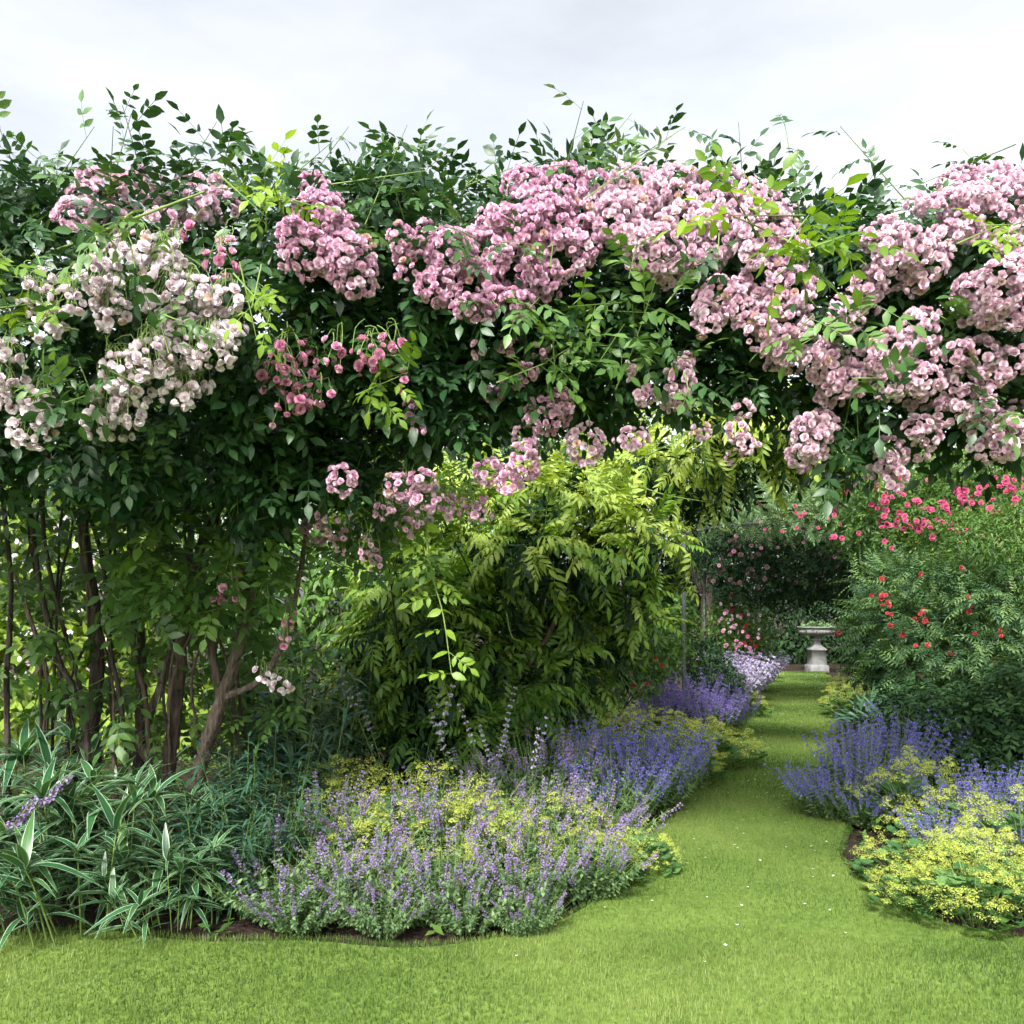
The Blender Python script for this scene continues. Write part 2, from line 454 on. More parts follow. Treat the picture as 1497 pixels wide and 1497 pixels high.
lw = MB()                                                 # grass path and the open turf it runs into
dd = np.linspace(3.4, 20.6, 120); k_ = 8
fr = np.linspace(0, 1, k_)
V = np.stack([path_l(dd)[:, None] * (1 - fr) + path_r(dd)[:, None] * fr, np.repeat(dd[:, None], k_, 1), np.repeat(np.clip(.002 + (dd[:, None] - 3.4) * .05, 0, .016), k_, 1)], -1)
i_, j_ = np.meshgrid(np.arange(len(dd) - 1), np.arange(k_ - 1), indexing='ij'); a_ = (i_ * k_ + j_).ravel()
lw.raw(V.reshape(-1, 3), np.stack([a_, a_ + 1, a_ + k_ + 1, a_ + k_], -1))
xx = np.linspace(-9, 9, 120)
V = np.stack([np.stack([xx, np.full(120, -6.), np.full(120, .012)], -1), np.stack([xx, bed_front(xx), np.full(120, .012)], -1)], 1)
a_ = np.arange(119) * 2
lw.raw(V.reshape(-1, 3), np.stack([a_, a_ + 2, a_ + 3, a_ + 1], -1))
tag(lw.build('lawn', M['lawn']), kind='structure')

def blades(n, x, y, h, wd):
    a = R.rand(n) * 2 * np.pi; tilt = np.abs(R.normal(size=n)) * .5
    d = np.stack([np.cos(a) * np.sin(tilt), np.sin(a) * np.sin(tilt), np.cos(tilt)], -1)
    s = np.stack([-np.sin(a), np.cos(a), 0 * a], -1) * wd[:, None]
    b = np.stack([x, y, np.full(n, .010)], -1)
    V = np.stack([b - s, b + s, b + d * h[:, None]], 1).reshape(-1, 3)
    return V, np.arange(3 * n).reshape(-1, 3)
def patchy(tn, x, y):              # worn, clovery and lusher patches
    q = np.sin(x * 1.7 + 2.1 * np.sin(y * .9)) + np.sin(y * 2.3 + 1.3 * np.sin(x * 1.9)) + .7 * np.sin(x * 5.1 + y * 3.7) + .6 * np.sin(y * 7.3 - x * 4.1)
    return np.clip(tn + q * .13, 0, 1)
gb = MB()
for (n, d0, d1, hh, ww) in ((60000, 3.5, 6.5, .026, .0021), (60000, 6.5, 11, .028, .0032), (45000, 11, 20.5, .03, .005)):
    d = R.uniform(d0, d1, n); f = R.uniform(-.03, 1.03, n); x = path_l(d) * (1 - f) + path_r(d) * f
    V, Fc = blades(n, x, d, hh * R.uniform(.5, 1.25, n), np.full(n, ww) * R.uniform(.7, 1.2, n))
    tn = np.clip(.45 + .2 * np.sin(x * 2.2 + d) * np.sin(d * 1.3) + R.normal(size=n) * .2, 0, 1)
    gb.raw(V, Fc, np.repeat(patchy(tn, x, d), 3))
n = 130000
x = R.uniform(-3.2, 3.6, n); y = 2.25 + (bed_front(x) + .05 - 2.25) * R.rand(n)
V, Fc = blades(n, x, y, .028 * R.uniform(.5, 1.3, n), .0019 * R.uniform(.7, 1.2, n))
tn = np.clip(.45 + .2 * np.sin(x * 2.2 + y) * np.sin(y * 1.3) + R.normal(size=n) * .2, 0, 1)
gb.raw(V, Fc, np.repeat(patchy(tn, x, y), 3))
tag(gb.build('grass', M['grass'], smooth=False), 'short mown green grass of the path and the open lawn', 'grass', kind='stuff')

# fallen petals on the grass
n = 300
d = R.uniform(3.4, 20, n) ** 1.0; f = R.rand(n); x = path_l(d) * (1 - f) + path_r(d) * f
pt = MB(); pt.inst(STAR, frames(np.stack([R.normal(size=n), R.normal(size=n), 0 * d], -1), A([0, 0, 1.]) + R.normal(size=(n, 3)) * .2, R.uniform(.006, .012, n)), np.stack([x, d, np.full(n, .034)], -1), R.rand(n))
tag(pt.build('fallen_petals', M['white_fl']), 'pale rose petals scattered over the grass path', 'petals', kind='stuff')

# low leafy cover on the bed soil
n = 26000
x = R.uniform(-5, 9, n); y = R.uniform(3.7, 14, n)
k = ((x < path_l(y) - .02) | (x > path_r(y) + .02)) & (y > bed_front(x) + .04); x, y = x[k], y[k]; n = len(x)
z = np.abs(R.normal(size=n)) * .05 + .01
gc = MB(); dirs = nrm(np.stack([R.normal(size=n), R.normal(size=n), R.uniform(0, .8, n)], -1))
gc.inst(L3, frames(dirs, A([0, 0, 1.]) + R.normal(size=(n, 3)) * .3, R.uniform(.04, .09, n)), np.stack([x, y, z], -1), R.rand(n))
tag(gc.build('ground_cover', M['mid_leaf']), 'low green leaves covering the soil of the flower beds', 'ground cover', kind='stuff')

# ------------------------------------------------------------------ near rose arch
TOPX = [-120, 0, 60, 120, 190, 250, 330, 400, 460, 520, 600, 660, 740, 800, 880, 940, 1000, 1060, 1120, 1180, 1230, 1300, 1350, 1400, 1460, 1620]
TOPY = [270, 262, 238, 276, 290, 262, 242, 284, 296, 268, 250, 288, 294, 258, 240, 272, 292, 262, 286, 310, 322, 345, 318, 300, 276, 282]
LOWX = [-120, 0, 90, 180, 330, 420, 520, 640, 720, 800, 900, 1000, 1080, 1180, 1300, 1400, 1497, 1620]
LOWY = [720, 710, 690, 690, 720, 725, 690, 640, 640, 635, 600, 590, 600, 620, 620, 615, 620, 620]
def front(px, py):
    d = np.interp(px, [-100, 0, 300, 700, 1200, 1500, 1620], [3.05, 3.1, 3.35, 3.65, 3.55, 3.35, 3.3])
    return d + np.clip((np.asarray(py) - 480) / 200, 0, 1.2) * .25 + np.clip((330 - np.asarray(py)) / 80, 0, 1) * .25

def twigs(n, px, py, dep, size, Ts, mb, per=6, tone=(.1, .75), tipdir=(0, -.5, .1), reach=.16, sm=None, jit=.6):
    """n leafy shoots, each a handful of compound leaves round a short stem"""
    base = A([(px - CX) / F * dep, dep, EYE + (HZ - py) / F * dep]).T
    td = nrm(A(tipdir) + R.normal(size=(n, 3)) * jit)
    tb = R.uniform(tone[0], tone[1], n)
    for k in range(per):
        f = (k + R.rand(n)) / per
        p = base + td * (reach * (f - .4))[:, None]
        az = rdir(n); az = nrm(az - (az * td).sum(1)[:, None] * td * .6)
        d = nrm(az * 1.0 + td * (.3 + .6 * f[:, None]) + A([0, -.15, -.25]))
        up = nrm(A([0, -.45, .9]) + R.normal(size=(n, 3)) * .4)
        pick_inst(mb, Ts, frames(d, up, size * R.uniform(.7, 1.2, n)), p, np.clip(tb + R.normal(size=n) * .12, 0, 1))
    if sm is not None:
        for q in range(n): sm.tube([base[q] - td[q] * reach * .6, base[q], base[q] + td[q] * reach * .6], [.004, .003, .0015], 3, .5, sub=1, mat=1)

def band_pts(n, x0, x1, t0=0, b0=0):
    px = R.uniform(x0, x1, n); a = np.interp(px, TOPX, TOPY) + t0; b = np.interp(px, LOWX, LOWY) + b0
    return px, a + (b - a) * R.rand(n)

ROSE_SETS = {}
def make_rose(key, label, x0, x1, n_front, n_back, size, root_at):
    root = thing('climbing_rose', label, 'climbing rose', root_at)
    ROSE_SETS[key] = (root, A(root_at))
    mb = MB()
    px, py = band_pts(n_front, x0, x1)
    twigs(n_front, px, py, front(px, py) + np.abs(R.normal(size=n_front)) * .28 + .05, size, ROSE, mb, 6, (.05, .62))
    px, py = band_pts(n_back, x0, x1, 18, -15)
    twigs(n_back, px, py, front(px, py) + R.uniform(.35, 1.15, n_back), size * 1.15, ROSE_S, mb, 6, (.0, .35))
    n = n_front // 9
    px = R.uniform(x0, x1, n); py = np.interp(px, TOPX, TOPY) + R.uniform(-18, 30, n)
    twigs(n, px, py, front(px, py) + R.uniform(0, .7, n), size * .9, ROSE, mb, 4, (.3, 1.0), (0, -.1, .7), .2)
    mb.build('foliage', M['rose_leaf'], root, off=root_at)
    return root
lab = {'blush': 'old climbing rose with blush white trusses of flowers and thick brown trunks',
       'pink': 'climbing rose with dense rose pink trusses over dark leaves at the top middle',
       'spray': 'climbing rose with loose deep pink sprays of single spaced blooms',
       'shell': 'climbing rose heavy with shell pink trusses filling the upper right'}
make_rose('blush', lab['blush'], -330, 330, 280, 220, .155, (P(285, 1262, 4.9)[0], 4.9, 0))
make_rose('spray', lab['spray'], 330, 620, 170, 130, .165, (P(130, 1240, 5.05)[0], 5.05, 0))
make_rose('pink', lab['pink'], 560, 980, 250, 190, .17, (P(215, 1240, 5.2)[0], 5.2, 0))
make_rose('shell', lab['shell'], 960, 1860, 460, 360, .16, (3.62, 4.3, 0))

# trunks and canes (photo pixel, depth, radius)
def cane(key, name, pts, mat, sides=9, wob=.10):
    root, off = ROSE_SETS[key]
    if name == 'cane' and pts[0][1] > 1000:            # every cane starts in the soil
        pts = [(pts[0][0] + 6, HZ + 1.53 * F / pts[0][2], pts[0][2], pts[0][3])] + list(pts)
    mb = MB(); mb.tube([P(*p[:3]) for p in pts], [p[3] for p in pts], sides, .5, wob=wob, sub=7)
    par = TRUNK.get(key, root) if name != 'trunk' else root          # a cane or branch is a piece of its rose's trunk
    o = mb.build(name, M[mat], par, off=off)
    if name == 'trunk': TRUNK[key] = o
    return o
TRUNK = {}
cane('blush', 'trunk', [(283, 1275, 4.9, 0.056), (287, 1180, 4.88, 0.046), (293, 1115, 4.86, 0.041), (322, 1030, 4.82, 0.036), (352, 935, 4.75, 0.030), (372, 840, 4.6, 0.027), (392, 740, 4.45, 0.024), (430, 655, 4.3, 0.021), (540, 600, 4.15, 0.015), (700, 585, 4.1, 0.010)], 'bark_pale', 14, .16)
cane('blush', 'branch', [(330, 1018, 4.8, .022), (372, 1000, 4.75, .02), (405, 958, 4.7, .017), (428, 890, 4.6, .015), (441, 825, 4.55, .014), (452, 770, 4.45, .012), (495, 725, 4.35, .01), (540, 650, 4.2, .008)], 'bark_pale')
cane('blush', 'branch', [(300, 1095, 4.87, .03), (322, 1040, 4.95, .028), (312, 940, 4.98, .026), (330, 850, 4.9, .022), (340, 700, 4.7, .02), (310, 560, 4.2, .014), (230, 420, 3.7, .008)], 'bark')
cane('pink', 'trunk', [(240, 1190, 5.1, .05), (250, 1100, 5.1, .042), (262, 1000, 5.05, .036), (270, 900, 5., .032), (300, 780, 4.8, .028), (360, 690, 4.5, .026), (470, 640, 4.3, .022), (640, 610, 4.2, .016), (850, 560, 4.2, .01)], 'bark')
cane('pink', 'branch', [(243, 1150, 5.1, .03), (205, 1080, 5.1, .028), (236, 1000, 5.08, .024), (262, 890, 5, .022), (278, 800, 4.9, .02), (282, 690, 4.7, .018), (330, 600, 4.4, .012), (480, 520, 4.1, .008)], 'bark_pale')
cane('spray', 'trunk', [(135, 1200, 5.0, .055), (133, 1080, 5., .048), (143, 980, 4.95, .042), (137, 880, 4.9, .036), (122, 770, 4.75, .03), (128, 650, 4.5, .026), (180, 540, 4.2, .018), (300, 450, 3.9, .01)], 'bark_dark')
cane('spray', 'branch', [(200, 1150, 5.15, .04), (207, 1060, 5.1, .036), (204, 940, 5.05, .032), (193, 800, 4.9, .028), (200, 660, 4.6, .022), (280, 560, 4.2, .014)], 'bark_dark')
for pts in ([(125, 1060, 4.8, .017), (85, 960, 4.75, .015), (60, 860, 4.7, .014), (45, 760, 4.6, .013), (30, 640, 4.4, .011)],
            [(10, 1010, 4.7, .016), (16, 880, 4.65, .014), (10, 780, 4.55, .013), (-6, 660, 4.3, .011)],
            [(120, 1030, 4.85, .014), (96, 930, 4.8, .012), (74, 840, 4.7, .011), (62, 740, 4.6, .011), (75, 640, 4.4, .009)],
            [(180, 1060, 4.9, .016), (160, 940, 4.85, .013), (150, 820, 4.8, .012), (110, 700, 4.6, .01), (60, 600, 4.2, .007)]):
    cane('blush', 'cane', pts, 'bark_dark', 7)
cane('spray', 'cane', [(215, 1050, 5, .014), (190, 900, 4.9, .012), (230, 760, 4.75, .011), (330, 640, 4.5, .009), (420, 560, 4.0, .006)], 'bark', 7)
cane('spray', 'cane', [(372, 842, 4.6, .016), (420, 740, 4.45, .014), (480, 690, 4.35, .012), (560, 640, 4.25, .01)], 'bark_dark', 7)
cane('spray', 'cane', [(355, 930, 4.75, .016), (380, 850, 4.7, .014), (415, 770, 4.6, .013), (450, 640, 4.4, .012), (520, 540, 4.1, .008)], 'bark_dark', 7)
for q in range(16):                              # a tangle of thin stems rising with the trunks
    x0 = R.uniform(60, 400); x1 = x0 + R.normal() * 50; x2 = x1 + R.normal() * 60
    cane(('blush', 'spray', 'pink')[q % 3], 'cane', [(x0, 1110, 5. + R.normal() * .15, .010), (x0 + R.normal() * 14, 990, 4.95, .009), (x1, 860, 4.85, .008), (x1 + R.normal() * 20, 740, 4.65, .007), (x2, 630, 4.3, .005)], 'bark_dark' if q % 2 else 'bark', 6)
cane('pink', 'cane', [(560, 690, 4.2, .012), (620, 640, 4.15, .011), (700, 610, 4.1, .011), (850, 600, 4.1, .01), (960, 590, 4.05, .008)], 'bark_dark', 7)
cane('blush', 'cane', [(40, 380, 3.5, .006), (110, 355, 3.3, .006), (190, 322, 3.15, .006), (300, 280, 3.05, .004)], 'stalk', 6)
# the right-hand rose climbs behind the right edge of the picture
cane('shell', 'trunk', [(1760, 1360, 4.3, .06), (1770, 1200, 4.3, .05), (1750, 1000, 4.3, .045), (1775, 800, 4.2, .04), (1720, 620, 4.1, .03), (1480, 520, 4.0, .022), (1200, 480, 4.0, .016), (980, 520, 4.0, .008)], 'bark_dark')
cane('shell', 'branch', [(1740, 660, 4.1, .022), (1500, 590, 4.0, .016), (1300, 590, 3.95, .012), (1130, 590, 4.0, .008)], 'bark_dark')

# trusses: px, py, rx, ry, tone key
C_PINK = [(770, 268, 40, 20), (820, 262, 36, 20), (865, 272, 30, 20), (455, 270, 24, 16), (500, 702, 20, 24), (585, 712, 24, 20), (620, 728, 24, 18), (600, 770, 20, 22), (535, 800, 18, 16), (715, 690, 22, 20), (470, 295, 30, 18), (840, 300, 28, 20), (860, 315, 26, 20), (735, 318, 26, 20), (465, 320, 45, 36), (452, 372, 40, 32), (508, 380, 42, 40), (520, 412, 30, 26), (488, 345, 38, 34), (430, 345, 22, 26),
 (585, 352, 17, 28), (622, 348, 18, 26), (612, 392, 34, 22), (660, 370, 40, 34), (705, 372, 44, 38), (690, 420, 52, 36), (640, 420, 30, 24), (748, 400, 44, 46), (765, 340, 44, 40), (800, 330, 40, 44), (808, 292, 36, 28), (825, 372, 42, 36), (855, 352, 28, 34), (740, 445, 40, 24), (790, 410, 36, 30), (690, 452, 28, 18), (722, 330, 30, 26), (768, 287, 18, 14),
 (800, 607, 36, 30), (822, 588, 20, 20), (768, 640, 18, 16), (765, 678, 24, 26), (745, 706, 20, 16), (690, 745, 34, 22), (652, 742, 20, 22), (560, 745, 20, 18), (620, 700, 20, 12), (480, 762, 18, 22), (462, 775, 20, 20), (498, 792, 22, 18), (550, 822, 14, 18), (760, 468, 12, 10), (742, 505, 12, 11), (700, 512, 11, 10), (752, 555, 22, 14), (722, 578, 12, 12), (790, 512, 12, 10), (772, 545, 14, 12), (600, 600, 10, 12), (612, 627, 10, 12)]
C_SHELL = [(925, 262, 36, 20), (990, 262, 40, 18), (1055, 268, 36, 20), (1105, 285, 34, 20), (1400, 268, 34, 20), (1455, 262, 36, 22), (1500, 270, 30, 24), (905, 288, 34, 18), (960, 285, 34, 16), (1040, 288, 36, 16), (1088, 318, 30, 22), (1010, 385, 30, 18), (1385, 345, 24, 18), (1480, 300, 24, 26), (1480, 360, 26, 24), (900, 325, 36, 40), (935, 305, 34, 26), (962, 365, 50, 40), (1000, 340, 46, 44), (1035, 350, 38, 44), (995, 292, 44, 24), (1062, 300, 34, 22), (975, 402, 24, 18), (930, 350, 30, 26),
 (1112, 340, 42, 42), (1150, 372, 32, 38), (1135, 320, 26, 24), (1100, 372, 24, 20), (1052, 440, 36, 34), (1032, 465, 20, 24), (1085, 445, 32, 34), (1118, 412, 36, 32), (1150, 430, 38, 38), (1140, 470, 48, 36), (1160, 505, 42, 34), (1112, 490, 24, 30), (1148, 530, 28, 20),
 (1232, 462, 28, 28), (1262, 440, 20, 22), (1318, 365, 50, 34), (1290, 345, 30, 26), (1352, 380, 34, 32), (1300, 400, 40, 26), (1272, 412, 24, 22), (1340, 412, 20, 18),
 (1345, 480, 28, 30), (1338, 520, 36, 30), (1300, 520, 36, 38), (1272, 530, 28, 32), (1350, 556, 30, 26), (1310, 560, 36, 26), (1215, 535, 34, 30), (1240, 558, 32, 28), (1215, 578, 26, 18), (1190, 525, 18, 16), (1345, 586, 18, 14),
 (1395, 298, 36, 26), (1428, 290, 36, 22), (1450, 325, 30, 26), (1412, 330, 26, 20), (1362, 305, 22, 18), (1340, 300, 14, 12), (1425, 425, 28, 28), (1462, 420, 34, 36), (1490, 395, 20, 34), (1455, 460, 34, 22), (1415, 455, 16, 26), (1490, 450, 16, 30),
 (1402, 518, 24, 18), (1435, 518, 34, 24), (1475, 530, 26, 22), (1452, 548, 26, 14), (1402, 568, 30, 32), (1425, 590, 30, 26), (1385, 602, 26, 18), (1440, 625, 32, 30), (1472, 640, 30, 34), (1490, 612, 18, 28), (1445, 655, 28, 18), (1342, 625, 20, 18), (1360, 640, 14, 16), (1300, 668, 24, 28), (1308, 700, 20, 16), (1285, 690, 16, 14), (1345, 660, 14, 12),
 (1182, 640, 30, 36), (1200, 622, 24, 22), (1172, 670, 26, 18), (1085, 598, 16, 12), (1078, 630, 16, 12), (1090, 650, 16, 16), (1074, 668, 12, 12), (995, 552, 20, 26), (988, 582, 24, 20), (1002, 528, 14, 14), (855, 650, 26, 30), (925, 640, 24, 16), (945, 580, 16, 14), (1022, 632, 16, 10), (915, 540, 10, 10)]
C_BLUSH = [(170, 378, 32, 24), (140, 405, 26, 28), (60, 440, 26, 22), (98, 440, 28, 20), (158, 432, 26, 26), (165, 455, 26, 26), (62, 482, 22, 14), (88, 462, 20, 16), (55, 405, 16, 10), (240, 422, 36, 34), (232, 382, 30, 20), (200, 355, 26, 18), (285, 438, 34, 34), (258, 372, 20, 16), (300, 470, 32, 30), (325, 440, 30, 18), (268, 500, 38, 36), (312, 515, 34, 30), (332, 494, 28, 22), (222, 520, 32, 30), (182, 545, 36, 26), (205, 565, 28, 28), (160, 590, 26, 32), (148, 620, 22, 22), (190, 600, 20, 22), (172, 632, 26, 14), (285, 560, 24, 24), (258, 575, 24, 20), (282, 580, 18, 16),
 (14, 512, 18, 14), (14, 545, 24, 26), (6, 582, 16, 18), (52, 592, 26, 20), (42, 632, 34, 24), (70, 610, 20, 22), (20, 650, 26, 18), (60, 652, 20, 18), (410, 1000, 18, 13), (382, 985, 10, 10)]
C_FADE = [(150, 270, 34, 20), (215, 266, 30, 16), (290, 272, 34, 18), (135, 300, 40, 30), (160, 325, 28, 22), (112, 318, 30, 22), (205, 288, 30, 18), (280, 305, 40, 24), (320, 300, 30, 22), (240, 318, 24, 16), (345, 290, 14, 14)]
C_SPRAY = [(327, 382, 26, 26), (335, 350, 20, 10), (280, 340, 14, 10), (404, 552, 34, 34), (432, 582, 32, 24), (458, 530, 32, 24), (444, 595, 26, 14), (420, 520, 30, 24), (492, 515, 20, 22), (545, 515, 34, 20), (575, 502, 22, 16), (562, 538, 26, 18), (532, 534, 20, 14), (470, 580, 18, 14), (386, 690, 20, 20), (345, 680, 26, 16), (372, 655, 20, 14), (398, 678, 10, 14), (335, 858, 16, 20), (352, 845, 8, 18), (318, 878, 12, 10), (592, 560, 12, 20), (415, 930, 8, 22), (425, 905, 8, 16), (395, 620, 12, 10)]
C_SHELL += [(R.uniform(1520, 1820), R.uniform(290, 600), R.uniform(26, 40), R.uniform(22, 34)) for _ in range(22)]
C_BLUSH += [(R.uniform(-280, -30), R.uniform(320, 620), R.uniform(26, 38), R.uniform(22, 32)) for _ in range(14)]
def trusses(key, lst, mat, bs, Ts, dens=1., nod=0., stalk=False, loose=1., dz=-.1, shr=1.):
    root, off = ROSE_SETS[key]
    for (px, py, rx, ry) in lst:
        inner = py > 735 or (px < 450 and py > 640)
        d = float(front(px, py)) + dz + R.normal() * .05
        if inner: d = (4.0 if 470 < px < 760 else 4.3) + R.rand() * .25
        c = P(px, py, d); sx = rx / F * d * shr; sz = ry / F * d * shr
        mb = MB()
        st = None
        if stalk or (inner and 470 < px < 760): st = (R.normal() * .25 * sx, .25 * sx, sz * .9 + .05)
        lo_ = inner and 470 < px < 760                     # thin trailing trusses under the arch
        flower_cluster(mb, (0, 0, 0), (sx, min(sx, sz) * .8 + .02, sz), bs, Ts, dens * (.42 if lo_ else 1), nod, st, loose * (1.25 if lo_ else 1))
        o = mb.build('flower_cluster', [M[mat], M['stalk']], root)
        o.location = tuple(c - off)
trusses('pink', C_PINK, 'pink', .041, BLOOM + CUP[:2], 1.25, loose=.80, shr=.97)
trusses('shell', C_SHELL, 'shell', .041, BLOOM + CUP[:2], 1.3, loose=.78, shr=.96)
trusses('blush', C_BLUSH, 'blush', .047, CUP + BLOOM[:1], .95, nod=.1, stalk=True, loose=.95)
trusses('blush', C_FADE, 'shell', .050, BLOOM, .9, loose=.95, dz=.15)
trusses('spray', C_SPRAY, 'magenta', .045, BLOOM + CUP[:2], .48, stalk=True, loose=1.5)

# leafy shoots lower down, in front of and among the trunks; bright young shoots
def shoots(key, name, mat, n, box, dep, size, Ts, per, tone, tip=(0, -.4, .1), reach=.2, jit=.6, stem=True):
    root, off = ROSE_SETS[key]
    px = R.uniform(box[0], box[2], n); py = R.uniform(box[1], box[3], n)
    dp = R.uniform(dep[0], dep[1], n)
    single = name in ('sprig', 'arching_cane', 'young_shoot')
    for q in (range(n) if single else [slice(None)]):
        q = slice(q, q + 1) if single else q
        mb = MB()
        twigs(len(px[q]), px[q], py[q], dp[q], size, Ts, mb, per, tone, tip, reach, mb, jit)
        mb.build(name, [M[mat], M['stalk']], root, off=off)
shoots('blush', 'side_foliage', 'mid_leaf', 48, (190, 700, 400, 900), (4.2, 4.7), .19, ROSE, 5, (.2, .9))
shoots('blush', 'side_foliage', 'mid_leaf', 78, (-60, 680, 230, 1060), (4.5, 5.5), .19, ROSE, 5, (.1, .7))
shoots('pink', 'side_foliage', 'mid_leaf', 70, (220, 740, 430, 1080), (4.95, 5.7), .18, ROSE, 5, (.1, .8))
shoots('spray', 'side_foliage', 'rose_leaf', 52, (-20, 640, 440, 760), (4.0, 5.2), .19, ROSE, 5, (.0, .5))
shoots('spray', 'side_foliage', 'rose_leaf', 52, (330, 640, 560, 740), (4.0, 5.0), .17, ROSE, 6, (.0, .5))
shoots('spray', 'side_foliage', 'mid_leaf', 24, (430, 690, 640, 830), (4.3, 4.8), .17, ROSE, 4, (.2, .8), (0, -.1, -.6))
shoots('blush', 'young_shoot', 'young', 3, (350, 385, 400, 440), (3.05, 3.25), .11, ROSE, 3, (.3, .9), (.3, -.3, -.5), .25, .3)
shoots('blush', 'young_shoot', 'young', 5, (-20, 345, 30, 470), (2.9, 3.1), .15, ROSE, 3, (.0, .5), (.3, -.2, 0), .2)
shoots('blush', 'young_shoot', 'young', 4, (350, 275, 430, 310), (3.1, 3.3), .12, ROSE, 3, (.2, .8), (.5, -.3, -.2), .25, .3)
shoots('spray', 'young_shoot', 'young', 3, (540, 545, 580, 575), (3.4, 3.6), .15, ROSE, 3, (.0, .5), (.4, -.4, -.2), .2, .3)
shoots('pink', 'young_shoot', 'mid_leaf', 8, (870, 420, 960, 550), (3.35, 3.6), .15, ROSE, 3, (.3, .9), (.2, -.4, .1), .2, .4)
shoots('pink', 'young_shoot', 'mid_leaf', 8, (740, 490, 880, 560), (3.4, 3.7), .16, ROSE, 3, (.3, .9), (.2, -.4, .1), .2, .4)
shoots('shell', 'young_shoot', 'young', 5, (1140, 330, 1250, 400), (2.35, 2.6), .15, ROSE, 3, (.1, .6), (.2, -.3, -.2), .10, .5)
shoots('shell', 'young_shoot', 'young', 3, (1070, 305, 1130, 330), (2.45, 2.6), .15, ROSE, 3, (.3, .9), (-.5, -.2, -.1), .2, .35)
shoots('shell', 'young_shoot', 'young', 3, (1430, 320, 1490, 375), (3.0, 3.2), .12, ROSE, 3, (.3, .9), (.2, -.2, .2), .2, .35)
shoots('shell', 'hanging_foliage', 'rose_leaf', 13, (1190, 610, 1290, 660), (3.6, 3.9), .17, ROSE, 4, (.0, .4), (0, -.1, -.8), .2, .4)
shoots('shell', 'hanging_foliage', 'rose_leaf', 9, (1360, 600, 1480, 650), (3.5, 3.9), .17, ROSE, 4, (.0, .4), (0, -.1, -.8), .2, .4)
shoots('shell', 'sprig', 'rose_leaf', 26, (900, 300, 1500, 620), (3.2, 3.45), .15, ROSE, 3, (.3, .9), (0, -.5, -.1), .1)
shoots('pink', 'sprig', 'rose_leaf', 15, (560, 300, 900, 470), (3.38, 3.6), .15, ROSE, 3, (.3, .9), (0, -.5, -.1), .1)
shoots('blush', 'sprig', 'rose_leaf', 12, (0, 290, 340, 620), (2.95, 3.15), .14, ROSE, 3, (.3, .9), (0, -.5, -.1), .1)
shoots('pink', 'arching_cane', 'rose_leaf', 10, (300, 225, 1000, 262), (3.5, 4.1), .14, ROSE, 4, (.2, .8), (.5, -.1, .6), .42, .45)
shoots('shell', 'arching_cane', 'rose_leaf', 6, (1000, 232, 1500, 285), (3.5, 4.1), .14, ROSE, 4, (.2, .8), (-.5, -.1, .6), .42, .45)
shoots('blush', 'arching_cane', 'rose_leaf', 6, (-50, 225, 300, 262), (3.4, 4.0), .14, ROSE, 4, (.2, .8), (.5, -.1, .6), .42, .45)
# long pale hanging shoot with paired leaves
root, off = ROSE_SETS['pink']
hp = A([P(605, 690, 4.3), P(622, 770, 4.25), P(632, 840, 4.25), P(648, 900, 4.25), P(660, 985, 4.25)])
sm = MB(); sm.tube(hp, [.006, .005, .004, .004, .002], 5, .6); sm.build('hanging_stem', M['stalk'], root, off=off)
for f in np.linspace(0.05, 1, 11):
    q = A([np.interp(f * 4, range(5), hp[:, c]) for c in range(3)])
    for sd in (-1, 1):
        mb = MB()
        d = nrm(A([[sd * 1.0, -.4, -.35 + R.normal() * .3]])); t_ = ROSE[2] if R.rand() < .5 else L5; mb.inst(t_, frames(d, A([[0, -.6, .8]]) + R.normal(size=(1, 3)) * .45, R.uniform(.11, .16) * (1 if t_ is not L5 else .62)), q[None], [R.uniform(.2, .8)])
        mb.build('hanging_leaf', M['young'], root, off=off)
# two broad vine leaves in the shade of the trunks
for (px, py, s_, rz_) in ((218, 690, .22, .3), (198, 742, .19, -.4)):
    mb = MB(); V = leaf_T(7, .85, .1, .2, .55)
    mb.inst(V, frames(A([[math.sin(rz_), -.25, -1]]), A([[0.1, -1, .2]]), s_), P(px, py - 30, 4.1)[None], [.5])
    mb.build('broad_leaf', M['vine_leaf'], ROSE_SETS['spray'][0], off=ROSE_SETS['spray'][1])

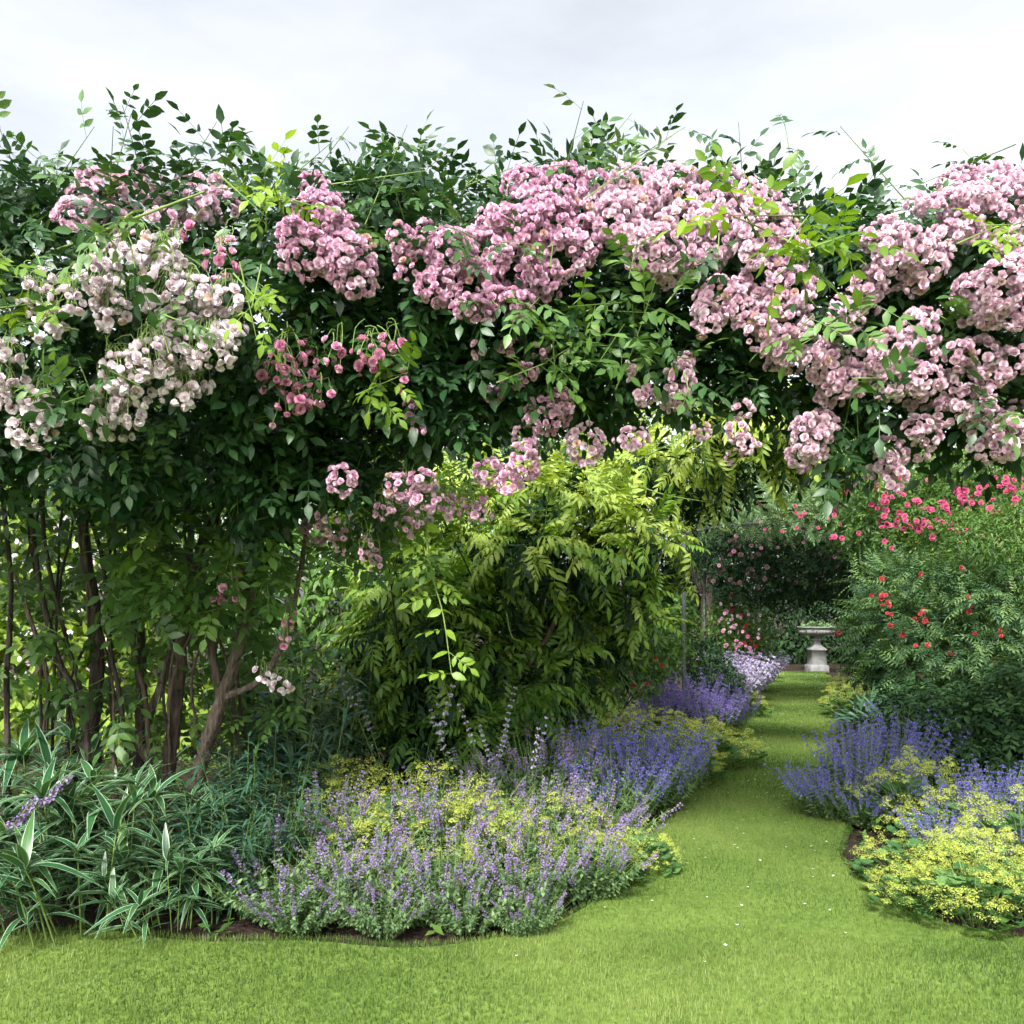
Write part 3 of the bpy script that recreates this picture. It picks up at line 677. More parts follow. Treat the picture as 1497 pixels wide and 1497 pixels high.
# ------------------------------------------------------------------ golden wisteria in the middle
def px_lumps(lst, off):
    """lst of (px,py,d,rx_px,ry_px,depth radius)"""
    out = []
    for (px, py, d, rx, ry, rd) in lst:
        c = P(px, py, d) - A(off); out.append((*c, rx / F * d, rd, ry / F * d))
    return A(out)
W0 = (P(600, 1180, 7.4)[0], 7.4, 0)
wl = px_lumps([(720, 752, 7.2, 90, 34, .5), (800, 738, 7.0, 90, 34, .5), (870, 762, 7.1, 80, 32, .5), (690, 800, 7.0, 80, 32, .5), (770, 800, 6.8, 90, 34, .5), (850, 815, 6.9, 80, 34, .5), (930, 790, 7.2, 60, 34, .5), (975, 820, 7.4, 34, 34, .4),
               (640, 850, 7.3, 66, 40, .5), (580, 850, 7.5, 60, 40, .5), (610, 790, 7.4, 70, 40, .5), (560, 960, 7.4, 56, 40, .4), (620, 985, 7.3, 60, 40, .4), (850, 945, 7.4, 66, 34, .4), (830, 1010, 7.3, 44, 36, .35), (600, 1060, 7.0, 50, 34, .35), (640, 900, 6.6, 60, 40, .4), (600, 870, 6.7, 50, 40, .4), (570, 930, 6.7, 50, 44, .4), (620, 1000, 6.5, 56, 40, .35), (690, 1080, 6.5, 56, 34, .3), (610, 1075, 6.4, 44, 30, .3), (1060, 640, 7.1, 54, 24, .5), (1115, 622, 7.0, 54, 24, .5), (1175, 645, 7.0, 48, 24, .45), (1090, 690, 7.3, 40, 20, .4), (1225, 660, 6.9, 44, 22, .4), (560, 1020, 7.3, 44, 34, .35), (720, 868, 7.0, 70, 30, .4), (800, 880, 7.3, 60, 28, .4), (590, 920, 7.4, 54, 34, .4), (905, 872, 7.3, 54, 26, .4), (930, 912, 7.3, 34, 20, .35), (690, 945, 7.0, 70, 34, .4),
               (680, 1000, 6.9, 66, 36, .4), (760, 960, 7.2, 60, 36, .4), (740, 1040, 6.9, 74, 34, .4), (770, 1020, 7.1, 54, 34, .35), (660, 1050, 7.1, 40, 30, .3), (740, 1085, 6.9, 54, 28, .3),
               (910, 660, 8.0, 70, 28, .45), (960, 690, 7.8, 70, 28, .45), (1010, 720, 8.0, 40, 28, .4), (890, 705, 7.9, 60, 24, .4), (700, 700, 7.6, 60, 24, .4)], W0)
root = thing('wisteria', 'large golden green wisteria mound with drooping feathery leaves in the middle', 'wisteria', W0)
mb = MB(); foliage(mb, WIST, 2700, wl, .27, (.0, .6), .75, .42, (.6, 1.08), toph=(.9, 2.5, .5), jit=.42, ub=.6)
mb.build('foliage', M['gold_leaf'], root)
mb = MB(); foliage(mb, WIST_S, 1500, wl, .30, (.0, .7), .6, .6, (.3, .7), jit=.5); mb.build('inner_foliage', M['dark_leaf'], root)  # inner leaves coloured dark: shade inside the mound put into the leaf colour
sb = MB(); limb_set(sb, (-.1, 0, -.03), [wl[i, :3] for i in (0, 1, 2, 3, 4, 3, 0, 1, 3, 4, 2)], .05, .01)
sb.tube([A([-.15, -.1, 0]), A([-.05, -.1, .3]), A([.1, -.1, .7]), A([.35, 0, 1.3])], [.07, .06, .05, .03], 8, .5, wob=.1); sb.build('trunk', M['bark'], root)
sb = MB()
for pts in ([(905, 780, 6.6), (850, 810, 6.6), (868, 850, 6.6), (890, 872, 6.6)], [(740, 895, 6.5), (748, 930, 6.5), (762, 938, 6.5)], [(690, 840, 6.6), (686, 880, 6.6)], [(830, 640, 7.4), (900, 690, 7.3), (960, 720, 7.3), (1040, 735, 7.4)], [(900, 690, 7.5), (980, 650, 7.3), (1070, 625, 7.1), (1160, 630, 7.), (1230, 655, 6.9)]):
    sb.tube([P(*p) - A(W0) for p in pts], [.006] * (len(pts) - 1) + [.003], 5, .7)
sb.build('tendril', M['stalk'], root)

# ------------------------------------------------------------------ clump prototypes
def nepeta(name, label, cat, fm, lm, h=.5, r=.34, n=95, group=None, flow=1.0, upright=.0, fl=.42, fsz=.0115, merge=False):
    root = thing(name, label, cat, (0, 0, -50), group)
    a = R.rand(n) * 2 * np.pi; rr = np.sqrt(R.rand(n))
    sm, lf, fw = MB(), MB(), MB()
    if merge: lf = fw = sm
    for k in range(n):
        base = A([math.cos(a[k]), math.sin(a[k]), 0]) * rr[k] * r * .35
        L = h * R.uniform(.7, 1.12); lean = (rr[k] * .75 + .08) * (1 - upright)
        o = A([math.cos(a[k]), math.sin(a[k]), 0])
        tip = base + o * L * lean + A([0, 0, L * math.sqrt(max(.2, 1 - (lean * .75) ** 2))]) + R.normal(size=3) * .02
        mid = base * .5 + tip * .5 + o * .02 + A([0, 0, .05 * L]) + R.normal(size=3) * .012
        sm.tube([base, mid, tip], [.0028, .0022, .0012], 3, R.rand(), sub=2)
        def at(f): return (1 - f) ** 2 * base + 2 * f * (1 - f) * mid + f * f * tip
        ax = nrm(tip - mid)
        nl = 30
        f = np.linspace(.12, 1 - fl * .8, nl); q = np.stack([at(t) for t in f])
        d = rdir(nl); d -= (d @ ax)[:, None] * ax; d = nrm(nrm(d) + ax * .4)
        lf.inst(L3, frames(d, A([0, 0, 1.]) + R.normal(size=(nl, 3)) * .3, R.uniform(.024, .05, nl)), q, R.rand(nl), 1 if merge else 0)
        if R.rand() > flow: continue
        nw = R.randint(6, 9)
        f = np.repeat(np.linspace(1 - fl * R.uniform(.8, 1.1), 1.0, nw), 6) ; nf = len(f)
        q = np.stack([at(t) for t in f]); d = rdir(nf); d -= (d @ ax)[:, None] * ax; d = nrm(d)
        wr = .013 * (1.15 - .7 * (f - f[0]) / (1 - f[0]))
        fw.inst(FLORET, frames(np.cross(rdir(nf), d), d + ax * .5, fsz * R.uniform(.7, 1.3, nf)), q + d * wr[:, None] * .6, np.clip(R.normal(size=nf) * .25 + .35, 0, 1), 2 if merge else 0)
    if merge:
        sm.build('flowering_stem', [M['stalk'], M[lm], M[fm]], root)
        return root
    lf.build('leaf', M[lm], root); sm.build('stem', M['stalk'], root); fw.build('flower_spike', M[fm], root)
    return root

def alchemilla(name, label, cat, h=.42, r=.38, group=None, nheads=60):
    root = thing(name, label, cat, (0, 0, -50), group)
    lf, sm, fw = MB(), MB(), MB()
    n = 120
    a = R.rand(n) * 2 * np.pi; rr = r * np.sqrt(R.rand(n)) * 1.0
    z = h * .62 * (1 - (rr / r) ** 2 * .75) * R.uniform(.5, 1.05, n) + .03
    p = np.stack([np.cos(a) * rr, np.sin(a) * rr, z], -1); o = nrm(np.stack([np.cos(a), np.sin(a), .3 + 0 * a], -1))
    lf.inst(ROUND, frames(o, nrm(A([0, 0, 1.]) + o * .5 + R.normal(size=(n, 3)) * .25), R.uniform(.06, .11, n)), p, R.rand(n))
    lf.build('leaf', M['alch_leaf'], root)
    for k in range(nheads):
        aa = R.rand() * 2 * np.pi; q = r * 1.05 * math.sqrt(R.rand()); zz = h * (1 - (q / r) ** 2 * .55) * R.uniform(.82, 1.1)
        c = A([math.cos(aa) * q, math.sin(aa) * q, zz]); b = A([math.cos(aa) * q * .3, math.sin(aa) * q * .3, .02])
        sm.tube([b, b * .4 + c * .6 + A([0, 0, .04]), c - A([0, 0, .02])], [.002, .0018, .0012], 3, R.rand(), sub=2)
        m = R.randint(95, 150); hr = R.uniform(.035, .07)
        d = rdir(m); d[:, 2] = np.abs(d[:, 2]) * .9 - .2
        # sub-knots
        kn = rdir(6) * hr * .75; kn[:, 2] *= .6
        pp = c + kn[R.randint(0, 6, m)] + d * hr * .42
        fw.inst(STAR, frames(np.cross(rdir(m), d + A([0, 0, 1.])), nrm(d + A([0, 0, 1.2])), R.uniform(.0034, .0062, m)), pp, np.clip(R.normal(size=m) * .25 + .45, 0, 1))
    sm.build('stem', M['stalk'], root); fw.build('flower_head', M['alch_fl'], root)
    return root

def varieg_clump(label, group):
    root = thing('variegated_clump', label, 'variegated plant', (0, 0, -50), group)
    lf, sm = MB(), MB()
    for s_ in range(15):
        a = R.rand() * 2 * np.pi; q = .30 * math.sqrt(R.rand()); b = A([math.cos(a) * q, math.sin(a) * q, 0])
        H = R.uniform(.34, .62); tip = b + A([math.cos(a) * .12, math.sin(a) * .12, H]) + R.normal(size=3) * .03
        sm.tube([b, (b + tip) / 2 + A([0, 0, .03]), tip], [.005, .004, .003], 4, .5, sub=2)
        m = 17
        f = np.concatenate([np.linspace(.35, .85, 7), np.full(10, .97)]); pos = b + (tip - b) * f[:, None]
        az = R.rand() * 6 + np.arange(m) * 2.4; el = np.concatenate([R.uniform(.1, .8, 7), R.uniform(.3, 1.4, 10)])
        d = np.stack([np.cos(az) * np.cos(el), np.sin(az) * np.cos(el), np.sin(el)], -1)
        pick_inst(lf, VARL, frames(d, A([0, 0, 1.]) + R.normal(size=(m, 3)) * .12, R.uniform(.09, .27, m)), pos, R.rand(m))
    lf.build('leaf', M['varieg'], root); sm.build('stem', M['stalk'], root)
    return root

def lance_clump(label, group, H0=1.1, mat='lance_leaf', name='lance_leaved_clump'):
    root = thing(name, label, 'leafy plant', (0, 0, -50), group)
    lf, sm = MB(), MB()
    for s_ in range(22):
        a = R.rand() * 2 * np.pi; q = .28 * math.sqrt(R.rand()); b = A([math.cos(a) * q, math.sin(a) * q, 0])
        H = H0 * R.uniform(.6, 1.1); tip = b + A([math.cos(a) * .2, math.sin(a) * .2, H]) + R.normal(size=3) * .05
        sm.tube([b, (b + tip) / 2 + A([0, 0, .03]), tip], [.006, .004, .002], 4, .3, sub=2)
        m = 30; f = np.linspace(.15, 1, m); pos = b + (tip - b) * f[:, None]
        az = R.rand() * 6 + np.arange(m) * 2.4; el = R.uniform(.1, .9, m)
        d = np.stack([np.cos(az) * np.cos(el), np.sin(az) * np.cos(el), np.sin(el)], -1)
        pick_inst(lf, LANCE, frames(d, A([0, 0, 1.]) + R.normal(size=(m, 3)) * .15, R.uniform(.15, .27, m) * (1.1 - .4 * f)), pos, R.rand(m))
    lf.build('leaf', M[mat], root); sm.build('stem', M['stalk'], root)
    return root

USED = set()
def place(protos, i, px, d, sc, label, x=None, rz=None):
    o = protos[i % len(protos)]
    X = (px - CX) / F * d if x is None else x
    s = sc if isinstance(sc, tuple) else (sc, sc, sc)
    rz = R.rand() * 6.28 if rz is None else rz
    if o.name not in USED:
        USED.add(o.name); o.location = (X, d, 0); o.rotation_euler = (0, 0, rz); o.scale = s; o['label'] = label
        return o
    return dup(o, (X, d, 0), rz, s, label)

g_m = 'mauve catmint along the left bed'
NM = [nepeta('catmint', 'x', 'catmint', 'mauve', 'grey_leaf', .5, .4, 105, g_m, flow=.30, fl=.34, fsz=.0105) for _ in range(2)]
for i, (px, d, s, lb) in enumerate([
    (455, 4.75, 1.0, 'mauve catmint beside the dark lance leaved plants'), (560, 4.7, .95, 'mauve catmint second from the lance leaved plants'),
    (660, 4.7, .95, 'mauve catmint in front of the yellow lady\'s mantle below the wisteria'), (765, 4.8, .95, 'mauve catmint below the wisteria trunk shade'),
    (860, 5.0, .95, 'mauve catmint between yellow tufts near the lawn edge'), (420, 4.05, .85, 'low mauve catmint at the bed front beside striped leaves'),
    (525, 4.0, .85, 'low mauve catmint at the front left of the bed'), (640, 4.0, .85, 'low mauve catmint at the middle of the bed front'),
    (760, 4.05, .85, 'low mauve catmint at the bed front near the grass'), (850, 4.3, .85, 'low mauve catmint at the front corner beside the grass path'),
    (800, 5.9, 1.15, 'tall mauve catmint rising against the dark wisteria base'), (440, 3.86, .55, 'smallest mauve catmint tuft on the bare soil at the left front'), (560, 3.84, .5, 'tiny mauve catmint tuft on the soil second from the left front'), (680, 3.86, .55, 'tiny mauve catmint tuft on the soil edge below the yellow tufts'), (770, 3.84, .45, 'tiny mauve catmint tuft nearest the turf corner'), (700, 5.7, 1.05, 'mauve catmint behind the yellow tufts under the wisteria')]):
    place(NM, i, px, d, s, lb)
g_b = 'blue purple catmint spilling onto the path'
NB = [nepeta('blue_catmint', 'x', 'catmint', 'blue', 'grey_leaf', .5, .38, 115, g_b, flow=.7, upright=.2, fl=.46, fsz=.0105) for _ in range(2)]
for i, (px, d, s, lb) in enumerate([
    (905, 5.8, 1.05, 'blue catmint spreading over the left lawn edge'), (955, 6.2, 1.1, 'blue catmint at the left path edge below the yellow tufts'),
    (900, 6.6, 1.15, 'blue catmint behind another beside small red flowers'), (990, 6.9, .9, 'blue catmint between yellow lady\'s mantle on the left path edge'),
    (1218, 5.95, .85, 'blue catmint mound jutting into the path on the right'), (1262, 6.15, 1.05, 'tall blue catmint second in the right hand row'),
    (1300, 6.7, 1.05, 'blue catmint in the middle of the right hand row'), (1335, 7.2, 1.1, 'blue catmint at the far end of the right hand row'),
    (1262, 5.75, .6, 'short dark blue catmint at the right lawn edge'), (1435, 5.3, .9, 'blue catmint between yellow flowers at the right edge'), (1496, 5.35, .9, 'blue catmint cut by the right picture edge'),
    (1440, 4.62, .55, 'blue catmint low in the right front corner bed'), (1385, 4.85, .62, 'low blue catmint between pale yellow flowers at the right bed front'), (1478, 4.85, .62, 'blue catmint among pale yellow flowers near the lower right corner'), (1640, 4.9, 1.0, 'blue catmint at the foot of the right hand rose trunk'), (1800, 5.6, 1.1, 'blue catmint beyond the right hand rose trunk'), (1290, 7.6, .9, 'small blue catmint beside silvery leaves on the right')]):
    place(NB, i, px, d, s, lb)
g_v = 'violet flower spikes by the steel post'
NV = [nepeta('violet_salvia', 'x', 'salvia', 'violet', 'mid_leaf', .62, .34, 80, g_v, flow=.75, upright=.35, fl=.45, fsz=.016)]
for i, (px, d, s, lb) in enumerate([(1000, 9.6, 1.2, 'violet salvia nearest the steel post'), (1040, 9.3, 1.0, 'violet salvia at the path edge beside yellow flowers'), (1062, 9.7, .85, 'violet salvia furthest out over the path'), (965, 9.3, 1.05, 'violet salvia behind the yellow lady\'s mantle')]):
    place(NV, i, px, d, s, lb)
NS = [nepeta('sage', 'x', 'sage', 'lilac', 'grey_leaf', .95, .2, 4, 'thin pale flower spires against the wisteria', upright=.5, fl=.34, fsz=.014, merge=True)]
for i, (px, d, s, lb) in enumerate([(600, 5.9, 1.15, 'tallest thin pale sage spires left of the dark wisteria base'), (690, 5.6, .9, 'thin pale sage spires in front of the dark wisteria base'), (760, 5.4, .8, 'short thin pale sage spires right of the dark wisteria base')]):
    place(NS, i, px, d, s, lb)
NL = [nepeta('lilac_catmint', 'x', 'catmint', 'lilac', 'grey_leaf', .7, .42, 100, 'pale lilac flowers at the far left edge', upright=.1, fl=.55, fsz=.024)]
for i, (px, d, s, lb) in enumerate([(1062, 12.5, 1.2, 'pale lilac catmint mound beside the bend of the path'), (1076, 13.6, 1.25, 'pale lilac catmint behind a nearer lilac mound'), (1045, 11.6, 1.1, 'pale lilac catmint next to the dark green bush'), (1094, 15.5, 1.1, 'pale lilac catmint furthest along the left bed')]):
    place(NL, i, px, d, s, lb)
g_a = 'yellow lady\'s mantle along the path'
AL = [alchemilla('ladys_mantle', 'x', "lady's mantle", group=g_a) for _ in range(3)]
for i, (px, d, s, lb) in enumerate([
    (500, 5.35, 1.3, 'lime yellow lady\'s mantle beside the lance leaved plants on the left'), (620, 5.0, 1.3, 'lime yellow lady\'s mantle below the wisteria shade'), (690, 4.75, 1.05, 'small lime yellow lady\'s mantle among mauve catmint'),
    (815, 4.85, 1.05, 'lime yellow tuft between mauve and blue catmint'), (935, 4.75, .62, 'small yellow tuft at the very front of the left lawn edge'), (850, 4.5, .85, 'yellow tuft in the mauve catmint near the lawn'),
    (900, 7.3, 1.4, 'yellow lady\'s mantle behind the blue catmint on the left'), (955, 7.5, 1.35, 'yellow lady\'s mantle in the middle of the left path border'), (1012, 7.7, 1.3, 'yellow lady\'s mantle next to the violet spikes'),
    (1052, 8.0, 1.05, 'yellow lady\'s mantle spilling onto the left side of the path'), (1010, 7.2, .85, 'yellow lady\'s mantle at the left turf edge above the grass'),
    (560, 4.5, .95, 'lime yellow tuft left of the middle in the mauve catmint'), (740, 4.4, .9, 'lime yellow tuft right of the middle in the mauve catmint'), (445, 5.2, 1.1, 'lime yellow tuft against the dark lance leaves'),
    (1620, 4.3, 1.1, 'yellow lady\'s mantle in front of the right hand rose trunk'), (1780, 4.7, 1.2, 'yellow lady\'s mantle right of the right hand rose trunk'), (870, 8.3, 1.1, 'yellow lady\'s mantle beside the small red roses'),
    (1340, 5.6, 1.15, 'yellow lady\'s mantle behind the blue catmint on the right'), (1395, 5.1, 1.0, 'yellow lady\'s mantle in the middle of the right bed'), (1340, 4.45, .85, 'pale yellow lady\'s mantle at the right bed front next to the grass'),
    (1425, 4.35, .9, 'pale yellow lady\'s mantle second along the right bed front'), (1500, 4.6, 1.05, 'large pale yellow lady\'s mantle at the lower right edge'), (1300, 6.1, .8, 'small yellow lady\'s mantle half hidden in blue catmint'),
    (1335, 4.05, .6, 'low yellow lady\'s mantle at the front corner of the right bed'), (1425, 3.95, .8, 'low yellow lady\'s mantle at the front of the right bed'), (1520, 3.95, .85, 'low yellow lady\'s mantle at the front right edge'),
    (1252, 11.6, 1.25, 'yellow lady\'s mantle on the right where the path narrows'), (1258, 12.8, 1.3, 'yellow lady\'s mantle beyond the bend on the right of the path'), (1246, 14.3, 1.2, 'yellow lady\'s mantle nearest the stone urn on the right'), (1280, 11.2, 1.2, 'yellow lady\'s mantle under the branching right shrub'),
    (1118, 17.5, .9, 'yellow lady\'s mantle at the far left end of the path'), (1095, 11.6, .8, 'yellow tuft in front of the lilac catmint')]):
    place(AL, i, px, d, s, lb)

VC = [varieg_clump('x', 'white edged striped plants under the trunks') for _ in range(2)]
for i, (px, d, s, lb) in enumerate([
    (20, 4.5, 1.1, 'white edged plant at the left picture edge'), (95, 4.25, 1.05, 'white edged plant second from the left edge'), (170, 4.4, 1.05, 'white edged plant in front of the dark trunks'),
    (225, 4.25, .85, 'white edged plant just left of the pale rose trunk'), (25, 3.95, .95, 'low white edged plant at the left front corner'),
    (135, 3.9, .95, 'low white edged plant at the left of the bed front'), (245, 3.88, .7, 'low white edged plant in front below the rose trunk'), (60, 5.0, 1.25, 'taller white edged plant behind the others at left')]):
    place(VC, i, px, d, s, lb)
LC = [lance_clump('x', 'dark blue green lance leaved plants') for _ in range(2)]
for i, (px, d, s, lb) in enumerate([
    (395, 5.1, .72, 'lance leaved plant just behind the mauve catmint at left'), (440, 5.7, 1.0, 'lance leaved plant right of the rose trunk'), (465, 6.5, 1.45, 'tallest lance leaved plant left of the wisteria'), (420, 6.6, 1.2, 'lance leaved plant behind the trunk branch'), (350, 4.75, .62, 'lance leaved plant at the foot of the pale trunk'), (325, 4.1, .48, 'low lance leaved plant at the bed front between striped leaves and catmint'), (385, 4.35, .55, 'lance leaved plant at the left end of the mauve catmint')]):
    place(LC, i, px, d, s, lb)
# buddleia-like purple spikes at the lower left
b0 = P(0, 1290, 4.0); root = thing('butterfly_bush', 'purple butterfly bush spikes leaning in from the lower left corner', 'butterfly bush', (b0[0], 4.0, 0))
sm, fw, lf = MB(), MB(), MB()
for (x0, y0, x1, y1) in ((-20, 1260, 105, 1132), (-10, 1250, 50, 1168), (-15, 1290, 14, 1205)):
    p0, p1 = P(x0, y0, 3.9) - A(root.location), P(x1, y1, 3.75) - A(root.location)
    sm.tube([A([-.05, 0, 0]), p0, (p0 + p1) / 2 + A([0, 0, .01]), p1], [.006, .005, .004, .002], 5, .5)
    n = 90; f = R.uniform(.35, 1, n); ax = nrm(p1 - p0); d = rdir(n); d -= (d @ ax)[:, None] * ax
    fw.inst(FLORET, frames(rdir(n), d, R.uniform(.010, .018, n)), p0 + (p1 - p0) * f[:, None] + nrm(d) * (.02 * (1.2 - f))[:, None], R.rand(n))
    n = 6; f = R.uniform(0, .5, n)
    lf.inst(LANCE[0], frames(rdir(n) + A([0, 0, .3]), A([0, 0, 1.]) + 0 * rdir(n), .15), p0 + (p1 - p0) * f[:, None], R.rand(n))
sm.build('stem', M['stalk'], root); fw.build('flower_spike', M['mauve'], root); lf.build('leaf', M['lance_leaf'], root)

# ------------------------------------------------------------------ shrubs
def pshrub(name, label, cat, base_px, base_d, lst, Ts, n, size, mat, **kw):
    loc = ((base_px - CX) / F * base_d, base_d, 0)
    return shrub(name, label, cat, loc, px_lumps(lst, loc), Ts, n, size, M[mat], **kw), A(loc)

def blooms(rt, mat, pts, size, name='bloom', Tm=None):
    root, off = rt
    me = None
    for (px, py, d) in pts:
        if me is None:
            mb = MB(); mb.inst(Tm or SBLOOM, frames(A([[1., 0, 0]]), A([[0, -1., .25]]), size), A([[0, 0, 0.]]), [.3]); o = mb.build(name, M[mat], root); me = o.data
        else:
            o = bpy.data.objects.new(name, me); COL.objects.link(o); o.parent = root
        o.location = tuple(P(px, py, d) - off); o.rotation_euler = tuple(R.normal(size=3) * .45); s = R.uniform(.75, 1.2); o.scale = (s, s, s)

# right bank
rs1 = pshrub('shrub_rose', 'tall rose bush with crimson flowers at the upper right', 'rose bush', 1420, 10.5,
    [(1300, 770, 10.5, 70, 50, .8), (1380, 750, 10.3, 80, 50, .8), (1460, 760, 10, 80, 60, .8), (1500, 720, 10, 60, 40, .7), (1260, 740, 11, 50, 34, .6), (1340, 720, 10.8, 60, 30, .6), (1420, 700, 10.5, 60, 26, .6), (1460, 840, 10, 70, 70, .8), (1400, 820, 10.3, 70, 60, .8), (1300, 700, 10.4, 60, 30, .6), (1390, 685, 10.3, 70, 30, .6), (1480, 675, 10, 60, 40, .6), (1550, 800, 10, 80, 90, .8), (1420, 930, 10.3, 90, 80, .6)],
    ROSE_S, 4800, .17, 'mid_leaf', stems=9, r0=.03, tone=(.2, .9))
pts = [(1283, 712, 9.9), (1243, 705, 10.4), (1290, 735, 9.9), (1292, 745, 9.8), (1286, 762, 9.8), (1300, 768, 9.6), (1326, 738, 9.8), (1338, 732, 9.8), (1340, 762, 9.6), (1330, 770, 9.6), (1344, 775, 9.6), (1322, 755, 9.6), (1362, 745, 9.6), (1380, 740, 9.5), (1392, 750, 9.4), (1408, 755, 9.4), (1390, 765, 9.4), (1402, 777, 9.4), (1412, 718, 9.6), (1398, 720, 9.6), (1430, 722, 9.5), (1420, 735, 9.4), (1470, 705, 9.3), (1482, 702, 9.3), (1476, 712, 9.3), (1448, 750, 9.3), (1462, 797, 9.1), (1450, 815, 9.1), (1292, 790, 9.6), (1490, 790, 9.1), (1440, 710, 9.4), (1350, 768, 9.6), (1405, 735, 9.5), (1484, 730, 9.2), (1296, 725, 9.8)]
blooms(rs1, 'crimson', pts + [(p[0] + R.normal() * 9, p[1] + R.normal() * 7, p[2] + R.normal() * .1) for p in pts] + [(p[0] + R.normal() * 12, p[1] + R.normal() * 9, p[2] + R.normal() * .1) for p in pts] + [(R.uniform(1290, 1490), R.uniform(695, 790), 9.35) for _ in range(26)] + [(R.uniform(1200, 1300), R.uniform(730, 800), 10.) for _ in range(12)], .075)
rs2 = pshrub('leafy_shrub', 'pale green feathery shrub spreading over the right bed', 'shrub', 1420, 8.8,
    [(1360, 856, 8.8, 60, 30, .6), (1320, 852, 9.2, 56, 26, .6), (1420, 872, 8.5, 70, 44, .6), (1320, 905, 8.8, 60, 44, .6), (1300, 930, 9.2, 36, 36, .5), (1390, 940, 8.4, 80, 50, .6), (1470, 900, 8.2, 70, 70, .6), (1450, 1000, 8.2, 80, 60, .6), (1350, 990, 8.5, 70, 40, .5), (1300, 970, 8.9, 45, 24, .4), (1500, 960, 8.2, 70, 80, .6)],
    FERN, 3400, .22, 'fern_leaf', stems=9, r0=.03, tone=(.0, 1.), out=.85, down=.1, shell=(.4, 1.3))
pts = [(1295, 870, 8.3), (1288, 876, 8.3), (1300, 885, 8.3), (1303, 898, 8.3), (1302, 915, 8.3), (1345, 898, 8.2), (1352, 905, 8.2), (1338, 903, 8.2), (1320, 925, 8.2), (1350, 893, 8.2), (1462, 922, 7.5), (1463, 930, 7.5), (1226, 925, 8.9), (1405, 830, 8)]
blooms(rs2, 'scarlet', pts + [(p[0] + R.normal() * 6, p[1] + R.normal() * 6, p[2]) for p in pts[:9]] + [(R.uniform(1250, 1490), R.uniform(830, 990), 7.9) for _ in range(14)], .05)
pshrub('leafy_shrub', 'fine leafed olive green shrub at the right edge under the crimson roses', 'shrub', 1480, 8.2,
    [(1440, 800, 8.3, 60, 34, .5), (1490, 830, 8.1, 50, 50, .5), (1420, 770, 8.5, 50, 24, .4), (1480, 770, 8.3, 40, 34, .4), (1500, 900, 8., 36, 60, .4)], [LN3], 6000, .06, 'mid_leaf', stems=6, r0=.02, tone=(.2, 1.))
pshrub('arching_shrub', 'dark shrub with an arching bare stem beside the yellow flowers on the right', 'shrub', 1300, 9.6,
    [(1275, 950, 9.3, 30, 22, .4), (1258, 970, 9.3, 20, 12, .3), (1290, 930, 9.3, 36, 26, .4), (1310, 1000, 9.0, 30, 26, .3), (1275, 990, 9.1, 26, 12, .3)], LN_ := [LN4], 900, .11, 'dark_leaf', stems=5, r0=.025, tone=(.2, .9))
pshrub('dense_bush', 'dense dark green bush in the lower right bed', 'bush', 1440, 7.4,
    [(1400, 1060, 7.2, 60, 50, .5), (1460, 1080, 7.0, 60, 60, .5), (1370, 1100, 7.2, 40, 40, .4), (1500, 1040, 7.0, 60, 70, .5), (1430, 1110, 6.9, 60, 40, .4), (1350, 1040, 7.6, 40, 36, .4), (1540, 1100, 7, 60, 60, .5)],
    ROSE_S, 2000, .19, 'dark_leaf', stems=6, r0=.02, tone=(.2, 1.))
pshrub('silvery_plant', 'small silvery blue leafed plant beside the right shrub', 'plant', 1275, 8.1, [(1275, 1052, 8.1, 30, 20, .25), (1300, 1040, 8.2, 26, 18, .25), (1330, 1035, 8.1, 24, 18, .25)], [LANCE[0]], 260, .2, 'lance_leaf', stems=3, r0=.01, out=1, down=-.5, tone=(.6, 1))
pshrub('leafy_shrub', 'mid green shrub filling the far right behind the rose bush', 'shrub', 1500, 12.5,
    [(1330, 690, 13, 90, 40, 1), (1440, 690, 12.5, 90, 40, 1), (1250, 700, 13.5, 70, 44, 1), (1540, 760, 12, 90, 90, 1), (1400, 760, 12.5, 100, 70, 1), (1500, 900, 12, 90, 90, 1)], [L3], 9000, .11, 'lime_leaf', stems=6, r0=.04, tone=(.1, .9))
# left of the path
rs3 = pshrub('small_rose_bush', 'small green rose bush with a few dark red flowers left of the path', 'rose bush', 860, 8.7,
    [(840, 990, 8.6, 44, 40, .4), (890, 985, 8.6, 50, 44, .4), (860, 1020, 8.5, 50, 34, .4), (930, 985, 8.9, 44, 36, .4), (820, 1040, 8.3, 40, 40, .35), (850, 940, 8.8, 36, 34, .35), (960, 950, 9.2, 40, 40, .4)],
    [L3], 5200, .065, 'mid_leaf', stems=7, r0=.014, tone=(.3, 1.))
blooms(rs3, 'scarlet', [(829, 1033, 8.), (912, 1072, 7.8), (920, 1063, 7.8), (903, 1066, 7.8), (930, 1082, 7.7), (925, 1002, 8.3), (945, 1000, 8.4), (815, 950, 8.3), (967, 973, 8.6), (958, 962, 8.6), (915, 1060, 7.8), (925, 985, 8.4), (835, 1050, 8.)], .05)
pshrub('dark_bush', 'dark rounded green bush with tiny white flowers beside the steel post', 'bush', 1050, 11.2,
    [(1040, 985, 11, 34, 30, .4), (1060, 1000, 11, 30, 28, .4), (1030, 960, 11.3, 26, 26, .4)], [L3], 2600, .06, 'dark_leaf', stems=4, r0=.014)
rs4 = pshrub('flowering_shrub', 'airy green shrub with coral red flowers beyond the steel post', 'shrub', 1085, 14.2,
    [(1070, 900, 14, 26, 40, .5), (1095, 925, 14.2, 28, 34, .5), (1050, 930, 13.8, 28, 40, .5), (1110, 950, 14.5, 22, 26, .4)], [L3], 3600, .075, 'mid_leaf', stems=5, r0=.02, tone=(.3, 1.), shell=(.4, 1.35))
